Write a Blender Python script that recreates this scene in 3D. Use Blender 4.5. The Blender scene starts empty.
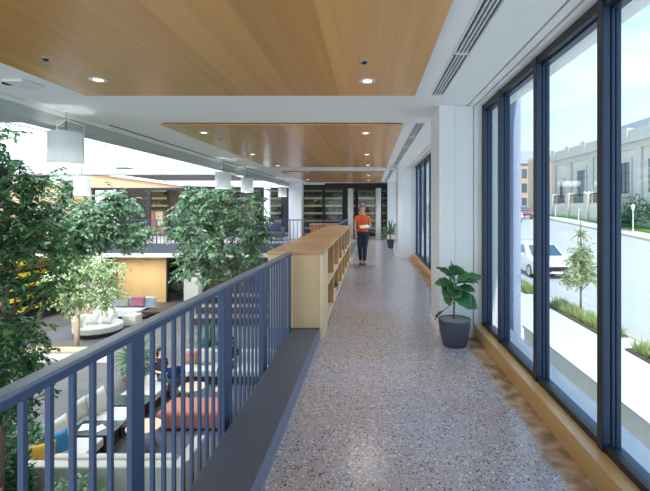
import bpy, math, random
from mathutils import Vector, Matrix, Euler

C = bpy.context.scene.collection
PI = math.pi
R = math.radians

# ------------------------------------------------------------------ camera
cam_d = bpy.data.cameras.new('camera')
cam = bpy.data.objects.new('camera', cam_d); C.objects.link(cam)
cam.location = (0, 0, 1.57); cam.rotation_euler = (PI/2, 0, 0)
cam_d.sensor_width = 36; cam_d.lens = 440/650*36
cam_d.shift_x = -45.5/650; cam_d.shift_y = -38.5/650
cam_d.clip_start = 0.05; cam_d.clip_end = 1000
bpy.context.scene.camera = cam

# ------------------------------------------------------------------ exposure, world, sun
vs = bpy.context.scene.view_settings
vs.view_transform = 'Standard'; vs.look = 'None'; vs.gamma = 1; vs.use_curve_mapping = False
vs.exposure = 1.02
SUN = 2.5; SKY = 1.06; LAMP = 3.2

world = bpy.data.worlds.new('sky'); bpy.context.scene.world = world
world.use_nodes = True
nt = world.node_tree; nt.nodes.clear()
N = nt.nodes.new; L = nt.links.new
tc = N('ShaderNodeTexCoord'); sep = N('ShaderNodeSeparateXYZ'); L(tc.outputs['Generated'], sep.inputs[0])
ramp = N('ShaderNodeValToRGB'); L(sep.outputs[2], ramp.inputs[0])
e = ramp.color_ramp.elements
e[0].position = 0.0; e[0].color = (.66, .78, .84, 1)
e[1].position = 1.0; e[1].color = (.22, .42, .74, 1)
k = e.new(.10); k.color = (.56, .74, .84, 1)
k = e.new(.40); k.color = (.30, .55, .80, 1)
mp = N('ShaderNodeMapping'); mp.inputs['Scale'].default_value = (1.5, 1.5, 6)
L(tc.outputs['Generated'], mp.inputs[0])
no = N('ShaderNodeTexNoise'); no.inputs['Scale'].default_value = 1.8; no.inputs['Detail'].default_value = 6
L(mp.outputs[0], no.inputs[0])
r2 = N('ShaderNodeValToRGB'); r2.color_ramp.elements[0].position = .5; r2.color_ramp.elements[1].position = .75
L(no.outputs[0], r2.inputs[0])
mx = N('ShaderNodeMixRGB'); mx.inputs[2].default_value = (.76, .80, .82, 1)
L(r2.outputs[0], mx.inputs[0]); L(ramp.outputs[0], mx.inputs[1])
bg = N('ShaderNodeBackground'); bg.inputs[1].default_value = SKY
L(mx.outputs[0], bg.inputs[0])
wo = N('ShaderNodeOutputWorld'); L(bg.outputs[0], wo.inputs[0])

def light(name, kind, loc, energy, color=(1, 1, 1), rot=(0, 0, 0), **kw):
    d = bpy.data.lights.new(name, kind); d.energy = energy; d.color = color
    for a, b in kw.items(): setattr(d, a, b)
    o = bpy.data.objects.new(name, d); C.objects.link(o); o.location = loc; o.rotation_euler = rot
    return o
sdir = Vector((-.15, 1.0, -1.0))
sun = light('sun', 'SUN', (0, 0, 20), SUN, (1, .96, .9), angle=R(.6))
sun.rotation_euler = sdir.to_track_quat('-Z', 'Y').to_euler()
# added area lamp above the skylight glass, fills the atrium with light
light('skylight_fill', 'AREA', (-10, 14, 6.5), 1500, (.97, .99, 1), (0, 0, 0), shape='RECTANGLE', size=11, size_y=22)

# ------------------------------------------------------------------ helpers
ORG = {}
def tag(o, label=None, cat=None, group=None, kind=None):
    if label: o['label'] = label
    if cat: o['category'] = cat
    if group: o['group'] = group
    if kind: o['kind'] = kind
    return o
def thing(name, label, cat, loc=(0, 0, 0), group=None):
    o = bpy.data.objects.new(name, None); C.objects.link(o); o.location = loc
    o.empty_display_size = .1
    ORG[o.name] = Vector(loc)
    return tag(o, label, cat, group)
def copy_tree(o, parent=None):
    c = o.copy(); C.objects.link(c); c.parent = parent
    ORG[c.name] = Vector(ORG.get(o.name, (0, 0, 0)))
    for ch in list(o.children): copy_tree(ch, c)
    return c

class MB:
    def __init__(s): s.v = []; s.f = []
    def add(s, vs_, fs):
        b = len(s.v); s.v += [tuple(p) for p in vs_]; s.f += [tuple(i+b for i in q) for q in fs]; return s
    def box(s, x0, x1, y0, y1, z0, z1, M=None):
        p = [Vector((x, y, z)) for z in (z0, z1) for y in (y0, y1) for x in (x0, x1)]
        if M is not None: p = [M @ q for q in p]
        return s.add(p, [(0, 2, 3, 1), (4, 5, 7, 6), (0, 1, 5, 4), (2, 6, 7, 3), (0, 4, 6, 2), (1, 3, 7, 5)])
    def loft(s, rings, cap=True, closed=True):
        n = len(rings[0]); vs_ = [p for r in rings for p in r]; fs = []
        for i in range(len(rings)-1):
            for j in range(n if closed else n-1):
                k = (j+1) % n
                fs.append((i*n+j, i*n+k, (i+1)*n+k, (i+1)*n+j))
        if cap:
            fs.append(tuple(range(n-1, -1, -1))); fs.append(tuple((len(rings)-1)*n+j for j in range(n)))
        return s.add(vs_, fs)
    def tube(s, pts, rad, n=10, cap=True, sq=1.0):
        pts = [Vector(p) for p in pts]
        if not isinstance(rad, (list, tuple)): rad = [rad]*len(pts)
        rings = []; up = None
        for i, p in enumerate(pts):
            d = (pts[min(i+1, len(pts)-1)] - pts[max(i-1, 0)])
            if d.length < 1e-9: d = Vector((0, 0, 1))
            d.normalize()
            if up is None: up = Vector((0, 0, 1)) if abs(d.z) < .9 else Vector((0, 1, 0))
            u = d.cross(up)
            if u.length < 1e-6: u = d.orthogonal()
            u.normalize(); w = u.cross(d).normalized(); up = w
            rings.append([p + (u*math.cos(a) + w*math.sin(a)*sq)*rad[i] for a in [2*PI*j/n for j in range(n)]])
        return s.loft(rings, cap)
    def lathe(s, prof, c=(0, 0), n=32, cap=True):
        rings = [[(c[0]+r*math.cos(2*PI*j/n), c[1]+r*math.sin(2*PI*j/n), z) for j in range(n)] for r, z in prof]
        return s.loft(rings, cap)
    def ell(s, c, r, n=14, m=9, M=None):
        c = Vector(c); rings = []
        for i in range(1, m):
            t = PI*i/m
            ring = [Vector((r[0]*math.sin(t)*math.cos(2*PI*j/n), r[1]*math.sin(t)*math.sin(2*PI*j/n), -r[2]*math.cos(t))) for j in range(n)]
            rings.append([c + (M @ q if M is not None else q) for q in ring])
        return s.loft(rings)
    def build(s, name, mat, parent=None, smooth=False, bevel=0, seg=2, sub=0, kind=None, label=None):
        me = bpy.data.meshes.new(name)
        off = ORG[parent.name] if parent is not None else Vector((0, 0, 0))
        me.from_pydata([tuple(Vector(p)-off) for p in s.v], [], s.f)
        me.materials.append(mat); me.update()
        if smooth:
            me.polygons.foreach_set('use_smooth', [True]*len(me.polygons))
        o = bpy.data.objects.new(name, me); C.objects.link(o)
        ORG[o.name] = Vector(off)
        if parent is not None: o.parent = parent
        if bevel:
            b = o.modifiers.new('b', 'BEVEL'); b.width = bevel; b.segments = seg; b.limit_method = 'ANGLE'
        if sub:
            b = o.modifiers.new('s', 'SUBSURF'); b.levels = sub; b.render_levels = sub
        if kind: o['kind'] = kind
        if label: o['label'] = label
        return o
def sub_parent(o):   # a part that carries sub-parts keeps the origin of its thing
    return o
def B(name, mat, b, parent=None, **k): return MB().box(*b).build(name, mat, parent, **k)

# ------------------------------------------------------------------ materials
def newmat(name):
    m = bpy.data.materials.new(name); m.use_nodes = True
    return m, m.node_tree, m.node_tree.nodes['Principled BSDF']
def srgb(c):
    return tuple((x/255/12.92 if x/255 <= .04045 else ((x/255+.055)/1.055)**2.4) for x in c) + (1,)
def mat(name, c, rough=.6, metal=0, var=.08, scale=6, bump=0, bscale=60, spec=.5, stretch=(1, 1, 1), coat=0, sheen=0):
    m, t, p = newmat(name)
    n = t.nodes.new; l = t.links.new
    tc = n('ShaderNodeTexCoord'); mp = n('ShaderNodeMapping'); mp.inputs['Scale'].default_value = stretch
    l(tc.outputs['Object'], mp.inputs[0])
    no = n('ShaderNodeTexNoise'); no.inputs['Scale'].default_value = scale; no.inputs['Detail'].default_value = 4
    l(mp.outputs[0], no.inputs[0])
    col = srgb(c)
    mx = n('ShaderNodeMixRGB'); l(no.outputs[0], mx.inputs[0])
    mx.inputs[1].default_value = tuple(x*(1-var) for x in col[:3])+(1,)
    mx.inputs[2].default_value = tuple(min(1, x*(1+var)) for x in col[:3])+(1,)
    l(mx.outputs[0], p.inputs['Base Color'])
    p.inputs['Roughness'].default_value = rough; p.inputs['Metallic'].default_value = metal
    p.inputs['Specular IOR Level'].default_value = spec
    if coat: p.inputs['Coat Weight'].default_value = coat; p.inputs['Coat Roughness'].default_value = .12
    if sheen: p.inputs['Sheen Weight'].default_value = sheen
    if bump:
        n2 = n('ShaderNodeTexNoise'); n2.inputs['Scale'].default_value = bscale; l(tc.outputs['Object'], n2.inputs[0])
        b = n('ShaderNodeBump'); b.inputs['Strength'].default_value = bump; b.inputs['Distance'].default_value = .01
        l(n2.outputs[0], b.inputs['Height']); l(b.outputs[0], p.inputs['Normal'])
    return m
def wood(name, c1, c2, rough=.4, strip=.42, axis=0, grain=(28, .5, 28), coat=0, tone=.5):
    m, t, p = newmat(name); n = t.nodes.new; l = t.links.new
    tc = n('ShaderNodeTexCoord'); sp = n('ShaderNodeSeparateXYZ'); l(tc.outputs['Object'], sp.inputs[0])
    d = n('ShaderNodeMath'); d.operation = 'DIVIDE'; d.inputs[1].default_value = strip; l(sp.outputs[axis], d.inputs[0])
    f = n('ShaderNodeMath'); f.operation = 'FLOOR'; l(d.outputs[0], f.inputs[0])
    w = n('ShaderNodeTexWhiteNoise'); w.noise_dimensions = '1D'; l(f.outputs[0], w.inputs['W'])
    mp = n('ShaderNodeMapping'); mp.inputs['Scale'].default_value = grain; l(tc.outputs['Object'], mp.inputs[0])
    ad = n('ShaderNodeVectorMath'); ad.operation = 'ADD'; l(mp.outputs[0], ad.inputs[0]); l(w.outputs['Color'], ad.inputs[1])
    no = n('ShaderNodeTexNoise'); no.inputs['Scale'].default_value = 1; no.inputs['Detail'].default_value = 5
    no.inputs['Distortion'].default_value = .3; l(ad.outputs[0], no.inputs[0])
    a = n('ShaderNodeMath'); a.operation = 'MULTIPLY'; a.inputs[1].default_value = tone; l(w.outputs['Value'], a.inputs[0])
    b = n('ShaderNodeMath'); b.operation = 'MULTIPLY_ADD'; b.inputs[1].default_value = 1.1-tone*.6; l(no.outputs[0], b.inputs[0]); l(a.outputs[0], b.inputs[2])
    mx = n('ShaderNodeMixRGB'); l(b.outputs[0], mx.inputs[0]); mx.inputs[1].default_value = srgb(c1); mx.inputs[2].default_value = srgb(c2)
    mx.use_clamp = True
    l(mx.outputs[0], p.inputs['Base Color']); p.inputs['Roughness'].default_value = rough
    if coat: p.inputs['Coat Weight'].default_value = coat; p.inputs['Coat Roughness'].default_value = .18
    return m
def leafmat(name, c1, c2, rough=.45, trans=.25):
    m, t, p = newmat(name); n = t.nodes.new; l = t.links.new
    g = n('ShaderNodeNewGeometry')
    mx = n('ShaderNodeMixRGB'); l(g.outputs['Random Per Island'], mx.inputs[0])
    mx.inputs[1].default_value = srgb(c1); mx.inputs[2].default_value = srgb(c2)
    l(mx.outputs[0], p.inputs['Base Color']); p.inputs['Roughness'].default_value = rough
    tr = n('ShaderNodeBsdfTranslucent'); l(mx.outputs[0], tr.inputs[0])
    ms = n('ShaderNodeMixShader'); ms.inputs[0].default_value = trans
    l(p.outputs[0], ms.inputs[1]); l(tr.outputs[0], ms.inputs[2])
    l(ms.outputs[0], t.nodes['Material Output'].inputs[0])
    return m
def glassmat(name, tint=(.96, .98, .98), refl=1.0):
    m, t, p = newmat(name); n = t.nodes.new; l = t.links.new
    t.nodes.remove(p)
    a = n('ShaderNodeBsdfTransparent'); a.inputs[0].default_value = tint+(1,)
    b = n('ShaderNodeBsdfGlossy'); b.inputs['Roughness'].default_value = .01
    f = n('ShaderNodeLayerWeight'); f.inputs[0].default_value = .5
    pw = n('ShaderNodeMath'); pw.operation = 'POWER'; pw.inputs[1].default_value = 5; l(f.outputs['Facing'], pw.inputs[0])
    q = n('ShaderNodeMath'); q.operation = 'MULTIPLY_ADD'; q.inputs[1].default_value = .9*refl; q.inputs[2].default_value = .04; l(pw.outputs[0], q.inputs[0])
    ms = n('ShaderNodeMixShader'); l(q.outputs[0], ms.inputs[0]); l(a.outputs[0], ms.inputs[1]); l(b.outputs[0], ms.inputs[2])
    l(ms.outputs[0], t.nodes['Material Output'].inputs[0])
    return m
def emit(name, c, s):
    m, t, p = newmat(name); p.inputs['Emission Color'].default_value = srgb(c); p.inputs['Emission Strength'].default_value = s
    p.inputs['Base Color'].default_value = srgb(c)
    return m
def facademat(name, c1, c2, cm, bw=.6, bh=.3):
    m, t, p = newmat(name); n = t.nodes.new; l = t.links.new
    tc = n('ShaderNodeTexCoord'); sp = n('ShaderNodeSeparateXYZ'); l(tc.outputs['Object'], sp.inputs[0])
    s = n('ShaderNodeMath'); s.operation = 'ADD'; l(sp.outputs[0], s.inputs[0]); l(sp.outputs[1], s.inputs[1])
    cb = n('ShaderNodeCombineXYZ'); l(s.outputs[0], cb.inputs[0]); l(sp.outputs[2], cb.inputs[1])
    br = n('ShaderNodeTexBrick'); br.inputs['Scale'].default_value = 1; l(cb.outputs[0], br.inputs[0])
    br.inputs['Color1'].default_value = srgb(c1); br.inputs['Color2'].default_value = srgb(c2); br.inputs['Mortar'].default_value = srgb(cm)
    br.inputs['Brick Width'].default_value = bw; br.inputs['Row Height'].default_value = bh; br.inputs['Mortar Size'].default_value = .012
    l(br.outputs[0], p.inputs['Base Color']); p.inputs['Roughness'].default_value = .85
    return m

M_ceil = mat('ceiling_paint', (236, 238, 239), .75, var=.015)
M_beam = mat('beam_grey_paint', (176, 184, 182), .75, var=.015)
M_wall = mat('white_paint', (232, 235, 236), .6, var=.015)
M_col = mat('column_paint', (232, 236, 240), .45, var=.02)
M_dark = mat('dark_slot', (14, 15, 17), .9, spec=.1)
M_woodc = wood('ceiling_oak', (164, 110, 54), (224, 168, 100), .34, .5, 0, (14, .3, 14), coat=.35, tone=.6)
M_woodd = mat('oak_edge_shadow', (110, 72, 38), .6)
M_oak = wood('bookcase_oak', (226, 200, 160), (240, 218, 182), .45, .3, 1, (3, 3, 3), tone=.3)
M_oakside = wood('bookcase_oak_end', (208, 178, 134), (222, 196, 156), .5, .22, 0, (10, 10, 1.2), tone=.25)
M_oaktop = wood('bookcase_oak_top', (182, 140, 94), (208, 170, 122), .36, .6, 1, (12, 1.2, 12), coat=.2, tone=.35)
M_oakin = wood('bookcase_inner_shade', (178, 136, 90), (200, 160, 112), .5, .3, 1, (4, 4, 4), tone=.3)  # darker oak carries the shade inside the shelf openings
M_sill = wood('sill_oak', (186, 142, 84), (216, 176, 120), .4, 2.1, 1, (10, .6, 10), coat=.25, tone=.3)
M_rail = mat('blue_steel', (60, 78, 112), .42, .2, var=.04)
M_railtop = mat('blue_steel_cap', (122, 134, 154), .35, .3, var=.03)
M_frame = mat('window_blue_steel', (46, 64, 92), .4, .25, var=.04)  # blue puts the sky's reflection on the frame sides into the colour
M_framedk = mat('window_black_steel', (38, 40, 46), .45, .1, var=.04)
M_plate = mat('slate_plate', (84, 90, 104), .42, .1, var=.05)
M_extcol = mat('exterior_column_shaded', (150, 162, 190), .5, .1)  # darker blue-grey paints the column as if in shade
M_platee = mat('slate_plate_edge', (116, 126, 150), .4, .2, var=.04)
M_glass = glassmat('window_glass')
M_metalw = mat('white_metal', (225, 227, 228), .4)
M_chrome = mat('brushed_chrome', (200, 200, 200), .25, .9)
M_lampglow = emit('lamp_glow', (255, 246, 230), 1.6)
M_leafA = leafmat('ficus_leaf', (48, 98, 76), (152, 184, 140), .35, .3)
M_leafA2 = leafmat('ficus_leaf_deep', (24, 66, 56), (112, 160, 96), .32, .3)
M_leafB = leafmat('sunlit_ficus_leaf', (116, 158, 96), (222, 232, 190), .4, .3)  # paleness puts the sunlight on this tree into its leaf colour
M_leafC = leafmat('shrub_leaf', (34, 76, 44), (70, 118, 72))
M_leafD = leafmat('street_tree_leaf', (136, 158, 104), (206, 214, 168))
M_leafE = leafmat('street_grass_leaf', (132, 156, 84), (196, 204, 130))
M_leafP = leafmat('purple_leaf', (70, 48, 66), (110, 80, 100))
M_fig = leafmat('fiddle_leaf', (44, 96, 62), (92, 146, 92), .22, .15)
M_bark = mat('bark', (122, 106, 88), .85, var=.25, scale=20, bump=.4)
M_barkp = mat('sunlit_bark', (206, 190, 164), .8, var=.15, scale=12)  # pale tone stands for sunlight on the trunk
M_pot = mat('pot_charcoal', (78, 84, 100), .5, var=.06, scale=14, bump=.1)
M_soil = mat('pebble_soil', (150, 146, 140), .9, var=.35, scale=60, bump=.6, bscale=90)
M_cream = mat('cream_fabric', (192, 190, 176), .9, var=.05, bump=.15, bscale=220, sheen=.3)
M_ivory = mat('ivory_fabric', (208, 206, 196), .9, var=.04, bump=.15, bscale=220, sheen=.3)
M_bluewh = mat('pale_blue_fabric', (196, 212, 222), .9, var=.05, sheen=.3)
M_coral = mat('coral_fabric', (184, 108, 86), .85, var=.06, bump=.1, bscale=200, sheen=.4)
M_brownp = mat('brown_leather', (158, 108, 78), .6, var=.1)
M_must = mat('mustard_fabric', (206, 160, 60), .85, var=.2, scale=14)
M_tealp = mat('teal_pattern_fabric', (40, 118, 160), .85, var=.4, scale=9)
M_pink = mat('pink_fabric', (202, 130, 150), .85, var=.1)
M_green = mat('dark_green_lacquer', (44, 62, 62), .3, var=.05)
M_legdk = mat('dark_wood_base', (62, 48, 40), .6, var=.1)
M_tan = wood('table_tan', (216, 182, 144), (232, 204, 170), .45, .5, 0, (6, 1, 6), tone=.2)
M_tabdk = mat('table_dark', (62, 50, 46), .4, var=.06)
M_grayf = mat('lower_floor_grey', (100, 100, 98), .55, var=.05, scale=1.4)
M_rug = mat('slate_rug', (96, 98, 106), .95, var=.3, scale=22, bump=.2)
M_door = wood('door_oak', (224, 188, 132), (236, 204, 150), .5, 1.3, 0, (5, 5, .5), tone=.25)
M_lbrown = wood('wall_walnut', (134, 96, 66), (160, 118, 84), .55, .6, 0, (6, 6, .8), tone=.3)
M_tanw = wood('wall_tan_wood', (196, 158, 120), (216, 180, 142), .6, .9, 1, (4, 4, 4), tone=.2)
M_slab = mat('gallery_fascia', (74, 82, 98), .6, var=.06)
M_slabl = mat('gallery_soffit', (214, 208, 196), .7, var=.03)
M_yel = mat('sunlit_yellow_shelf', (226, 198, 40), .6, var=.15, scale=10)  # yellow stands for sun on the shelf edges and foliage
M_lshelf = mat('planter_tan', (150, 140, 100), .7, var=.25, scale=12)
M_tread = mat('tread_grey', (128, 118, 106), .6)
M_planter = mat('planter_dark', (44, 40, 40), .8, var=.2)
M_skin = mat('skin', (222, 176, 150), .55, var=.04)
M_orange = mat('orange_tee', (226, 108, 60), .85, var=.06)
M_navy = mat('navy_denim', (42, 50, 74), .85, var=.12, scale=30)
M_jean = mat('blue_denim', (58, 84, 128), .85, var=.12, scale=30)
M_greyj = mat('grey_denim', (86, 96, 112), .85, var=.1, scale=30)
M_blackt = mat('black_cloth', (34, 36, 44), .85, var=.1)
M_hairb = mat('dark_blonde_hair', (112, 80, 52), .6, var=.25, scale=60, stretch=(1, 1, .1))
M_haird = mat('dark_brown_hair', (52, 36, 30), .55, var=.25, scale=60)
M_shoe = mat('red_brown_shoe', (150, 62, 50), .5)
M_white = mat('white_plastic', (238, 238, 240), .4, var=.01)
M_paper = mat('paper', (236, 236, 232), .8, var=.01)
M_lap = mat('blue_laptop_shell', (40, 72, 124), .4, .2)
M_black = mat('black_plastic', (26, 27, 30), .45)
M_conc = mat('board_concrete', (242, 239, 226), .85, var=.08, scale=3, bump=.1, stretch=(1, 1, .3))
M_concl = mat('concrete_cap', (232, 230, 222), .85, var=.03)
M_walk = mat('sidewalk', (222, 220, 214), .9, var=.05, scale=1.2)
M_road = mat('asphalt', (190, 190, 188), .95, var=.06, scale=.8, stretch=(3, .3, 1))
M_kerb = mat('kerb_stone', (204, 190, 170), .9, var=.08)
M_lawn = mat('lawn', (116, 150, 66), .95, var=.25, scale=4)
M_bed = mat('mulch', (120, 104, 86), .95, var=.3, scale=14)
M_stone = facademat('limestone', (222, 212, 196), (212, 202, 186), (188, 178, 164), 1.3, .5)
M_stone2 = mat('limestone_plain', (204, 198, 188), .85, var=.06)
M_roofg = mat('roof_grey', (178, 186, 194), .8, var=.04)
M_brick = facademat('brick', (206, 160, 136), (196, 148, 124), (214, 190, 172), .25, .09)
M_wing = mat('dark_glazing', (62, 84, 94), .12, 0, var=.35, scale=1.5, spec=.8)
M_carw = mat('car_white', (236, 238, 240), .25, var=.01, coat=.8)
M_carr = mat('car_red', (150, 34, 40), .25, var=.02, coat=.8)
M_carg = mat('car_silver', (170, 176, 182), .25, .5, var=.02, coat=.6)
M_carglass = mat('car_glass', (70, 92, 112), .08, 0, var=.05, spec=.9)
M_tyre = mat('tyre', (34, 34, 36), .85)
M_ledge = mat('outer_ledge_metal', (134, 148, 166), .4, .1, var=.05)
M_shade = mat('lamp_shade_white', (216, 222, 226), .7, var=.02)
M_sand = mat('rock_tan', (190, 176, 150), .9, var=.2)

# polished concrete with exposed aggregate, a rough worn strip along the window kerb
def terrazzo():
    m, t, p = newmat('polished_aggregate'); n = t.nodes.new; l = t.links.new
    tc = n('ShaderNodeTexCoord')
    def ramp_(src, a, b, ca=(0, 0, 0, 1), cb=(1, 1, 1, 1)):
        r = n('ShaderNodeValToRGB'); r.color_ramp.elements[0].position = a; r.color_ramp.elements[1].position = b
        r.color_ramp.elements[0].color = ca; r.color_ramp.elements[1].color = cb; l(src, r.inputs[0]); return r.outputs[0]
    def mix(f, a, b):
        x = n('ShaderNodeMixRGB'); l(f, x.inputs[0])
        for i, q in ((1, a), (2, b)):
            if isinstance(q, tuple): x.inputs[i].default_value = q
            else: l(q, x.inputs[i])
        return x.outputs[0]
    big = n('ShaderNodeTexNoise'); big.inputs['Scale'].default_value = .9; big.inputs['Detail'].default_value = 3; l(tc.outputs['Object'], big.inputs[0])
    base = mix(ramp_(big.outputs[0], .40, .60), srgb((178, 165, 165)), srgb((170, 168, 182)))  # lilac tint puts reflected sky into the base colour
    for sc, th, cd, cl in ((58, .34, (78, 74, 84), (226, 224, 226)), (100, .36, (112, 106, 114), (216, 214, 216))):
        v = n('ShaderNodeTexVoronoi'); v.inputs['Scale'].default_value = sc; l(tc.outputs['Object'], v.inputs[0])
        sp = n('ShaderNodeSeparateXYZ'); l(v.outputs['Color'], sp.inputs[0])
        inside = ramp_(v.outputs['Distance'], th, th+.22, (1, 1, 1, 1), (0, 0, 0, 1))
        for ch, lo, cc in ((0, .76, cd), (1, .84, cl), (2, .95, (184, 158, 142))):
            g = n('ShaderNodeMath'); g.operation = 'GREATER_THAN'; g.inputs[1].default_value = lo; l(sp.outputs[ch], g.inputs[0])
            q = n('ShaderNodeMath'); q.operation = 'MULTIPLY'; l(g.outputs[0], q.inputs[0]); l(inside, q.inputs[1])
            base = mix(q.outputs[0], base, srgb(cc))
    # rough strip by the kerb (only this bay)
    sx = n('ShaderNodeSeparateXYZ'); l(tc.outputs['Object'], sx.inputs[0])
    nn = n('ShaderNodeTexNoise'); nn.inputs['Scale'].default_value = 2.6; nn.inputs['Detail'].default_value = 5; l(tc.outputs['Object'], nn.inputs[0])
    a = n('ShaderNodeMath'); a.operation = 'MULTIPLY_ADD'; a.inputs[1].default_value = .26; l(nn.outputs[0], a.inputs[0]); l(sx.outputs[0], a.inputs[2])
    wm = n('ShaderNodeMapRange'); wm.inputs['From Min'].default_value = 1.22; wm.inputs['From Max'].default_value = 1.27; l(a.outputs[0], wm.inputs[0])
    worn = wm.outputs[0]
    n3 = n('ShaderNodeTexNoise'); n3.inputs['Scale'].default_value = 7; n3.inputs['Detail'].default_value = 6; l(tc.outputs['Object'], n3.inputs[0])
    wcol = mix(ramp_(n3.outputs[0], .4, .62), srgb((140, 116, 92)), srgb((196, 172, 144)))
    base = mix(worn, base, wcol)
    l(base, p.inputs['Base Color'])
    rr = n('ShaderNodeMapRange'); rr.inputs['To Min'].default_value = .13; rr.inputs['To Max'].default_value = .8; l(worn, rr.inputs[0])
    r3 = n('ShaderNodeMath'); r3.operation = 'MULTIPLY_ADD'; r3.inputs[1].default_value = .12; l(big.outputs[0], r3.inputs[0]); l(rr.outputs[0], r3.inputs[2])
    l(r3.outputs[0], p.inputs['Roughness'])
    b = n('ShaderNodeBump'); b.inputs['Strength'].default_value = .5; b.inputs['Distance'].default_value = .01
    h = n('ShaderNodeMath'); h.operation = 'MULTIPLY'; l(worn, h.inputs[0]); l(n3.outputs[0], h.inputs[1]); l(h.outputs[0], b.inputs['Height'])
    l(b.outputs[0], p.inputs['Normal'])
    return m
M_terr = terrazzo()
# fritted skylight glass: part clear, part diffusing
def fritted():
    m, t, p = newmat('fritted_glass'); n = t.nodes.new; l = t.links.new
    t.nodes.remove(p)
    a = n('ShaderNodeBsdfTransparent'); b = n('ShaderNodeBsdfTranslucent'); b.inputs[0].default_value = (.95, .97, 1, 1)
    ms = n('ShaderNodeMixShader'); ms.inputs[0].default_value = .22
    l(a.outputs[0], ms.inputs[1]); l(b.outputs[0], ms.inputs[2]); l(ms.outputs[0], t.nodes['Material Output'].inputs[0])
    return m
M_frit = fritted()
def shademat():
    m, t, p = newmat('pendant_fabric'); n = t.nodes.new; l = t.links.new
    p.inputs['Base Color'].default_value = srgb((220, 225, 228)); p.inputs['Roughness'].default_value = .8
    tr = n('ShaderNodeBsdfTranslucent'); tr.inputs[0].default_value = srgb((220, 225, 228))
    ms = n('ShaderNodeMixShader'); ms.inputs[0].default_value = .3
    l(p.outputs[0], ms.inputs[1]); l(tr.outputs[0], ms.inputs[2]); l(ms.outputs[0], t.nodes['Material Output'].inputs[0])
    return m
M_pend = shademat()

# ------------------------------------------------------------------ structure: gallery
CZ = 2.80; YB = -3.4; YE = 24.0; LZ = -3.6
COLS = [(5.31, 6.05), (13.3, 14.1), (21.3, 22.1)]
B('floor', M_terr, (-.61, 1.26, YB, YE, -.40, 0), kind='structure')
B('floor_wing', M_terr, (1.26, 1.42, YB, YE, -.40, -.005), kind='structure')
B('floor_slab_edge', M_plate, (-1.02, -.61, 5.25, 19.0, -.42, -.002), kind='structure')
B('trim_curb', M_plate, (-.922, -.607, YB, 5.199, -.42, .138), kind='structure', bevel=.004)
B('trim_curb_face', M_platee, (-.606, -.600, YB, 5.199, .001, .140), kind='structure')
B('floor_far_gallery', M_terr, (-15.2, -.61, 19.05, 27.2, -.35, -.002), kind='structure')
B('lower_floor', M_grayf, (-15.6, 1.3, -1, 27.2, LZ-.2, LZ), kind='structure')
# ceiling with narrow shadow gaps and a recessed blind pocket beside the windows
cm = MB()
cm.box(-4.03, .66, YB, YE, CZ, CZ+.15)
cm.box(.80, 1.17, YB, YE, CZ, CZ+.15)
for a, b in ((-3.4, -.4), (4.86, 6.4), (13.0, 14.6), (21.2, 24.0)): cm.box(.66, .80, a, b, CZ, CZ+.15)
cm.box(1.192, 1.258, YB, YE, CZ, CZ+.15); cm.box(1.28, 1.36, YB, YE, CZ-.002, CZ+.15)
cm.box(-4.03, 1.9, YB, YE, CZ+.15, CZ+.34)
MB().box(1.171, 1.191, YB, YE, CZ+.03, CZ+.05).box(1.259, 1.279, YB, YE, CZ+.03, CZ+.05).build('trim_gap_shade', M_dark, kind='structure')  # dark strips painted in as the shade inside the ceiling gaps
cm.build('ceiling', M_ceil, kind='structure')
# edge beam along the atrium, white strip put in as its edge highlight
B('ceiling_edge_beam', M_beam, (-4.33, -4.03, YB, 19.4, 2.62, 3.14), kind='structure')
B('trim_edge_highlight', M_metalw, (-4.03, -3.985, YB, 23.8, 2.745, 2.799), kind='structure', bevel=.003)
B('ceiling_bulkhead', M_beam, (-16, -4.33, 1.2, 5.47, 2.62, 3.4), kind='structure')
B('beam_cross', M_beam, (-15.2, -4.33, 14.9, 15.4, 2.67, 2.86), kind='structure')
B('beam_cross_far', M_beam, (-4.33, -4.03, 19.4, 24, 2.62, 3.14), kind='structure')
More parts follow.
